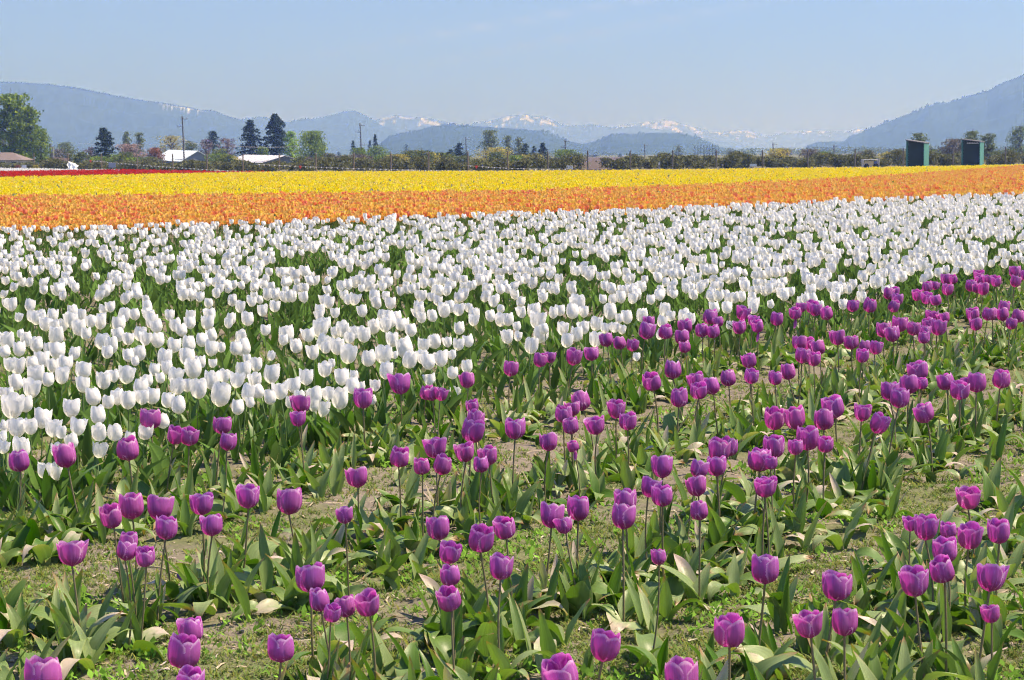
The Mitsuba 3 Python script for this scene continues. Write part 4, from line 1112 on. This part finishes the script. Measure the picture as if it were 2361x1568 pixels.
POLES = [(420, 268, 425, 550, 'tallest utility pole, left, in front of the pale blue barn', 3), (830, 284, 834, 640, 'utility pole between the willows left of the wooded hill', 3), (1073.5, 316, 1076, 780, 'utility pole at the two dark firs, third from the left', 2),
         (1303, 321, 1304, 690, 'utility pole above the exit sign', 2), (1486, 332, 1487, 900, 'utility pole left of the hazy poplar row', 2), (1782, 329, 1784, 760, 'utility pole right of the hazy poplar row', 2),
         (1923, 333, 1923, 760, 'utility pole below the foot of the right mountain', 1), (2050, 342, 2050, 900, 'utility pole above the white cart', 1), (2164, 337, 2164, 800, 'utility pole between the two green booths', 1)]
tops = []
for x, y, xb, dist, lab, arms in POLES:
    dist *= NEAR; top = at(x, y, dist); bx = at(xb, 366, dist)[0]
    key = thing('utility_pole', lab, 'utility pole')
    v, f = tube([[bx, dist, -.2], [(bx + top[0]) / 2, dist, top[2] / 2], top], [.14, .12, .10], 8)
    part(key, 'pole', solid(v, f, (.115, .095, .08), 40))
    for j in range(arms):
        z = top[2] - .5 - j * (1.3 if j < 2 else 1.9); sx = top[0] + (bx - top[0]) * (1 - z / top[2]); side = (.34, -.4, .3)[j]
        v, f = box(-.55, .55, -.035, .035, -.035, .035); v = v + [sx + side, dist - .2, z]
        part(key, 'crossarm', solid(v, f, (.13, .11, .09)))
        ib = Buf()
        for k in (-.48, 0, .48):
            v, f = tube([[sx + side + k, dist - .2, z + .06], [sx + side + k, dist - .2, z + .2], [sx + side + k, dist - .2, z + .30]], [.05, .08, .04], 6); ib.add(v, f, (.4, .4, .42))
        part(key, 'insulators', ib.ply('solid_tint'))
    tops.append((top, bx))
for i, (p, q, lab) in enumerate([(at(180, 330, 560 * NEAR), at(423, 328, 550 * NEAR), 'pale overhead wire left of the tall pole'), (at(425, 328, 550 * NEAR), at(720, 336.5, 600 * NEAR), 'pale overhead wire from the tall pole to the firs')]):
    key = thing('overhead_wire', lab, 'wire'); t = np.linspace(0, 1, 14)[:, None]
    line = p + (q - p) * t; line[:, 2] -= .5 * np.sin(t[:, 0] * math.pi)
    v, f = tube(line, .016, 5); scene[key] = solid(v, f, (.5, .48, .47))
for i, (x, y0, y1, w) in enumerate([(115, 331, 368, .17), (121, 338, 368, .12)]):
    p = at(x, y0, 320); key = thing('post', ['taller', 'shorter'][i] + ' one of the paired grey posts beside the small dark shed', 'post')
    v, f = tube([[p[0] + .2, 320, 0], [p[0], 320, p[2]]], [w * 1.2, w], 7); scene[key] = solid(v, f, ((.10, .10, .10), (.30, .29, .28))[i], 30)

# ------------------------------------------------------------------ buildings
def gable(label, A, B, eave_drop, half, col_roof, col_wall, ribs=0, wall_h=2.0, over=.35):
    """ridge from A to B; the near slope falls towards the camera."""
    key = thing('barn', label, 'barn')
    A, B = np.array(A, float), np.array(B, float)
    u = (B - A) * [1, 1, 0]; L = np.linalg.norm(u); u /= L; nrm = np.array([u[1], -u[0], 0])
    if nrm[1] > 0: nrm = -nrm
    ez = A[2] - eave_drop; th = .07
    for s, nm in ((1, 'roof'), (-1, 'roof')):
        n_ = nrm * s
        a, b_ = A - u * over, B + u * over
        lo = np.array([0, 0, -eave_drop]) + n_ * half
        pts = np.array([a, b_, b_ + lo, a + lo]); up = np.cross(b_ - a, lo); up /= np.linalg.norm(up); up *= np.sign(up[2])
        v = np.vstack([pts + up * th, pts + up * .004]); f = np.array([[0, 1, 2], [0, 2, 3], [4, 6, 5], [4, 7, 6], [0, 4, 5], [0, 5, 1], [1, 5, 6], [1, 6, 2], [2, 6, 7], [2, 7, 3], [3, 7, 4], [3, 4, 0]])
        rk = part(key, nm, solid(v, f, col_roof))
        if ribs and s == 1:
            for k in range(ribs):
                c = a + (b_ - a) * ((k + .5) / ribs)
                vv, f2 = tube([c + up * (th + .02), c + lo + up * (th + .02)], .05, 5); part(rk, 'rib', solid(vv, f2, np.array(col_roof) * .55))
    c1, c2 = A + nrm * (half - .4), A - nrm * (half - .4); d1, d2 = B + nrm * (half - .4), B - nrm * (half - .4)
    g = eave_drop * .4 / half + .05
    V = [];
    for e in (A, B):
        for q in (nrm * (half - .4), -nrm * (half - .4)):
            V += [[e[0] + q[0], e[1] + q[1], -.1], [e[0] + q[0], e[1] + q[1], ez + g - .1]]
        V += [[e[0], e[1], e[2] - .1]]
    V = np.array(V)
    F = [[0, 2, 3], [0, 3, 1], [1, 3, 4], [5, 8, 7], [5, 6, 8], [6, 9, 8], [0, 1, 6], [0, 6, 5], [2, 7, 8], [2, 8, 3]]
    part(key, 'wall', solid(V, np.array(F), col_wall))
    dc = A - u * .03
    vv, f2 = box(-1.1, 1.1, -.04, .04, 0, min(1.9, ez * .8)); rot = np.array([[nrm[0], nrm[1], 0], [-nrm[1], nrm[0], 0], [0, 0, 1]])
    part(key, 'door', solid(vv @ rot + dc * [1, 1, 0], f2, np.array(col_wall) * .6))
    return key


gable('pale blue-white roofed barn behind the tall utility pole', at(391, 346, 376), at(455, 348.5, 364), 1.9, 3.4, (.62, .70, .74), (.17, .20, .22))
gable('long grey-white metal roofed barn below the tall firs', at(566, 357.5, 372), at(656, 359.5, 347), 1.2, 4.2, (.58, .58, .62), (.14, .15, .165), ribs=7)
key = gable('small dark-roofed shed between the paired posts and the white tarp', at(124, 364, 322), at(155, 365.5, 322), .5, 1.5, (.09, .065, .06), (.12, .10, .09), wall_h=1.0)
# hip-roofed house at the left edge
key = thing('house', 'house with a hipped brown shingle roof behind the hedge at the left edge', 'house')
HD = 300.0; p = at(-70, 352, HD); q = at(28, 352.5, HD); e = at(54, 370, HD - 3.5)
hz, ez = p[2], 1.15
xl, xr = p[0] - 6, e[0]
V = np.array([[p[0], HD, hz], [q[0], HD, hz], [xl, HD - 3.5, ez], [xr, HD - 3.5, ez], [xr, HD + 3.5, ez], [xl, HD + 3.5, ez]])
part(key, 'roof', solid(V, np.array([[0, 2, 3], [0, 3, 1], [1, 3, 4], [1, 4, 0], [0, 4, 5], [0, 5, 2], [2, 4, 3], [2, 5, 4]]), (.17, .135, .125)))
v, f = box(xl + .4, xr - .4, HD - 3.1, HD + 3.1, 0, ez - .02); part(key, 'wall', solid(v, f, (.42, .39, .36)))
for k in range(2):
    v, f = box(-.5, .5, -.05, .03, .5, 1.1); wk = part(key, 'window', solid(v + [xr - 1.5 - 1.7 * k, HD - 3.12, -.1], f, (.75, .75, .75)))
    v, f = box(-.42, .42, -.02, .0, .57, 1.03); part(wk, 'pane', solid(v + [xr - 1.5 - 1.7 * k, HD - 3.18, -.1], f, (.04, .05, .06)))

# the two green booths
def booth(label, xl, xr, xs, yl, yr, dist, bar):
    key = thing('booth', label, 'booth')
    A, B = at(xl, yl, dist), at(xr, yr, dist); w = B[0] - A[0]; C = at(xs, yr, dist + 1.1)[0] - B[0]
    dep = 1.7; sh = C / dep * 1.0
    def P(x, y, z): return [A[0] + x + sh * y, dist + y, z]
    def slab(x0, x1, y0, y1, zb, ztl, ztr, mat='green_paint'):
        V = np.array([P(x0, y0, zb), P(x1, y0, zb), P(x1, y1, zb), P(x0, y1, zb), P(x0, y0, ztl), P(x1, y0, ztr), P(x1, y1, ztr), P(x0, y1, ztl)])
        F = np.array([[0, 2, 1], [0, 3, 2], [4, 5, 6], [4, 6, 7], [0, 1, 5], [0, 5, 4], [1, 2, 6], [1, 6, 5], [2, 3, 7], [2, 7, 6], [3, 0, 4], [3, 4, 7]])
        return mikit.ply((V, F), mat)
    zl, zr = A[2] - .08, B[2] - .08; t = .05
    z_ = lambda x: zl + (zr - zl) * x / w
    part(key, 'wall', slab(0, t, 0, dep, 0, z_(0), z_(t)))
    part(key, 'wall', slab(w - t, w, 0, dep, 0, z_(w - t), z_(w)))
    part(key, 'back_panel', slab(t, w - t, dep - t, dep, 0, z_(t), z_(w - t), 'dark_paint'))
    part(key, 'front_panel', slab(t, w - t, .5, .5 + t, 0, z_(t) - .02, z_(w - t) - .02, 'dark_paint'))
    scene.setdefault('booth_roof', {'type': 'twosided', 'bsdf': {'type': 'principled', 'base_color': {'type': 'rgb', 'value': [.17, .165, .16] if not bar else [.10, .2, .17]}, 'roughness': .7}})
    V = slab(-.06, w + .06, -.10, dep + .06, z_(0) + .01, 0, 0)
    Vv = np.array([P(-.06, -.1, z_(-.06) + .004), P(w + .06, -.1, z_(w + .06) + .004), P(w + .06, dep + .06, z_(w + .06) + .004), P(-.06, dep + .06, z_(-.06) + .004)]); Vv = np.vstack([Vv, Vv + [0, 0, .07]])
    F = np.array([[0, 2, 1], [0, 3, 2], [4, 5, 6], [4, 6, 7], [0, 1, 5], [0, 5, 4], [1, 2, 6], [1, 6, 5], [2, 3, 7], [2, 7, 6], [3, 0, 4], [3, 4, 7]])
    part(key, 'roof', mikit.ply((Vv, F), 'booth_roof'))
    if bar:
        v, f = box(A[0] + w * .3, A[0] + w * .92, dist + .02, dist + .09, z_(w * .6) - .22, z_(w * .6) - .13); part(key, 'rail', solid(v, f, (.45, .45, .42)), 'pale horizontal rail under the roof')


booth('left one of two dark green booths by the fence, roof sloping right', 2089.5, 2131, 2145.5, 322, 328, 172, False)
booth('right one of the two dark green booths by the fence, pale rail under its roof', 2217, 2260, 2272.5, 320, 325.5, 172, True)


def board(label, x0, x1, y0, y1, dist, col, text=None, legs=True, tcol=(.03, .03, .04)):
    key = thing('sign', label, 'sign')
    a, b_ = at(x0, y0, dist), at(x1, y1, dist)
    v, f = box(a[0], b_[0], dist - .02, dist + .02, b_[2], a[2]); part(key, 'board', solid(v, f, col))
    for k in (.12, .88):
        xx_ = a[0] + (b_[0] - a[0]) * k; v, f = box(xx_ - .03, xx_ + .03, dist + .022, dist + .07, 0, a[2] - .04); part(key, 'leg', solid(v, f, (.35, .33, .3)))
    if text:
        h = (a[2] - b_[2]) * .60; m = meshkit.text_mesh(text, h, .01, True); v = np.array(m.vertices); v[:, 0] -= v[:, 0].mean() if False else (v[:, 0].min() + v[:, 0].max()) / 2
        sc_ = min(1, (b_[0] - a[0]) * .86 / (v[:, 0].max() - v[:, 0].min())); v *= [sc_, 1, 1]
        V = np.column_stack([v[:, 0] + (a[0] + b_[0]) / 2, dist - .023 - v[:, 2], v[:, 1] + (a[2] + b_[2]) / 2 - h / 2])
        part(key, 'lettering', solid(V, np.array(m.faces)[:, ::-1], tcol))


board('white EXIT sign at the back edge of the yellow band, below a pole', 1306.5, 1321, 382, 389.8, 166, (.9, .89, .88), 'EXIT', True, (.01, .01, .015))
board('small blank pale blue sign standing behind the yellow band right of centre', 1729, 1745, 378, 383.6, 172, (.62, .70, .74))
board('blank grey-blue notice board behind the red strip at left', 250, 267, 375.5, 386.5, 198, (.33, .36, .45))
board('white sign with a yellow foot behind the far white strip at the left edge', 50, 61, 380.5, 388, 220, (.82, .82, .85))
board('tiny white marker sign left of the hazy poplar row', 1517.5, 1521.5, 374.5, 380, 170, (.7, .7, .66))
for i, (x, y, c, nm) in enumerate([(41, 381.5, 'red', 'reddish'), (83, 382, 'gold', 'yellowish')]):
    tree('shrub', f'{nm} low flowering bush behind the far white strip at the left edge', x, y, 13, 221, 'round', c, 400, cat='shrub', leaf=.13)
# white tarp draped over a stake
key = thing('tarp', 'white tarp draped over stakes at the hedge, left', 'tarp')
a = at(157, 372.5, 208); n = 12
tt = np.linspace(0, 1, n + 1); V = []
for j in range(n + 1):
    for k in range(7):
        q = k / 6
        V.append([a[0] + tt[j] * 1.05 + .10 * math.sin(k * 1.7 + j), 208 - .5 * q + .12 * math.sin(j * 1.3), max(.02, a[2] * (1 - .38 * tt[j] ** 1.4) * (1 - q ** 1.6) + .0)])
part(key, 'sheet', solid(np.array(V), grid_faces(n, 6), (.82, .84, .86), True))
for k in (0, .9):
    v, f = tube([[a[0] + k, 208.05, 0], [a[0] + k, 208.05, a[2] * (1 - .38 * k ** 1.4) - .02]], .03, 6); part(key, 'stake', solid(v, f, (.3, .27, .22)))
# white-framed cart
key = thing('cart', 'white-framed cart with tan side at the back of the yellow band, left of the booths', 'cart')
D_ = 172; k0, k1 = at(1990, 367, D_), at(2027, 365.5, D_); bot = at(2000, 384, D_)[2]
for nm, x, lean, tp in (('post', k0[0], -.10, k0[2]), ('post', k1[0], .06, k1[2])):
    for dy in (0, .8):
        v, f = tube([[x - lean, D_ + dy, 0], [x, D_ + dy, tp]], .06, 7); part(key, 'post', solid(v, f, (.42, .43, .46), 30))
for dy in (0, .8):
    v, f = tube([[k0[0], D_ + dy, k0[2] - .06], [k1[0], D_ + dy, k1[2] - .10]], .032, 7); part(key, 'rail', solid(v, f, (.5, .51, .53), 30))
wd = k1[0] - k0[0]
v, f = box(k0[0] + .14, k0[0] + wd * .66, D_ - .02, D_ + .04, bot, k0[2] - .16); part(key, 'side_panel', solid(v, f, (.66, .52, .28)), 'tan side panel')
v, f = box(k0[0] + wd * .70, k1[0] - .14, D_ - .02, D_ + .04, bot, k1[2] - .22); part(key, 'side_panel', solid(v, f, (.16, .20, .36)), 'blue side panel')
v, f = box(k0[0] + .05, k1[0] - .05, D_, D_ + .8, bot - .06, bot - .005); part(key, 'bed', solid(v, f, (.4, .4, .4)))
for k in (.2, .8):
    m = trimesh.creation.cylinder(radius=.22, height=.08, sections=18); v = np.array(m.vertices)[:, [0, 2, 1]] + [k0[0] + wd * k, D_ - .08, .22]; part(key, 'wheel', solid(v, np.array(m.faces), (.04, .04, .04)))
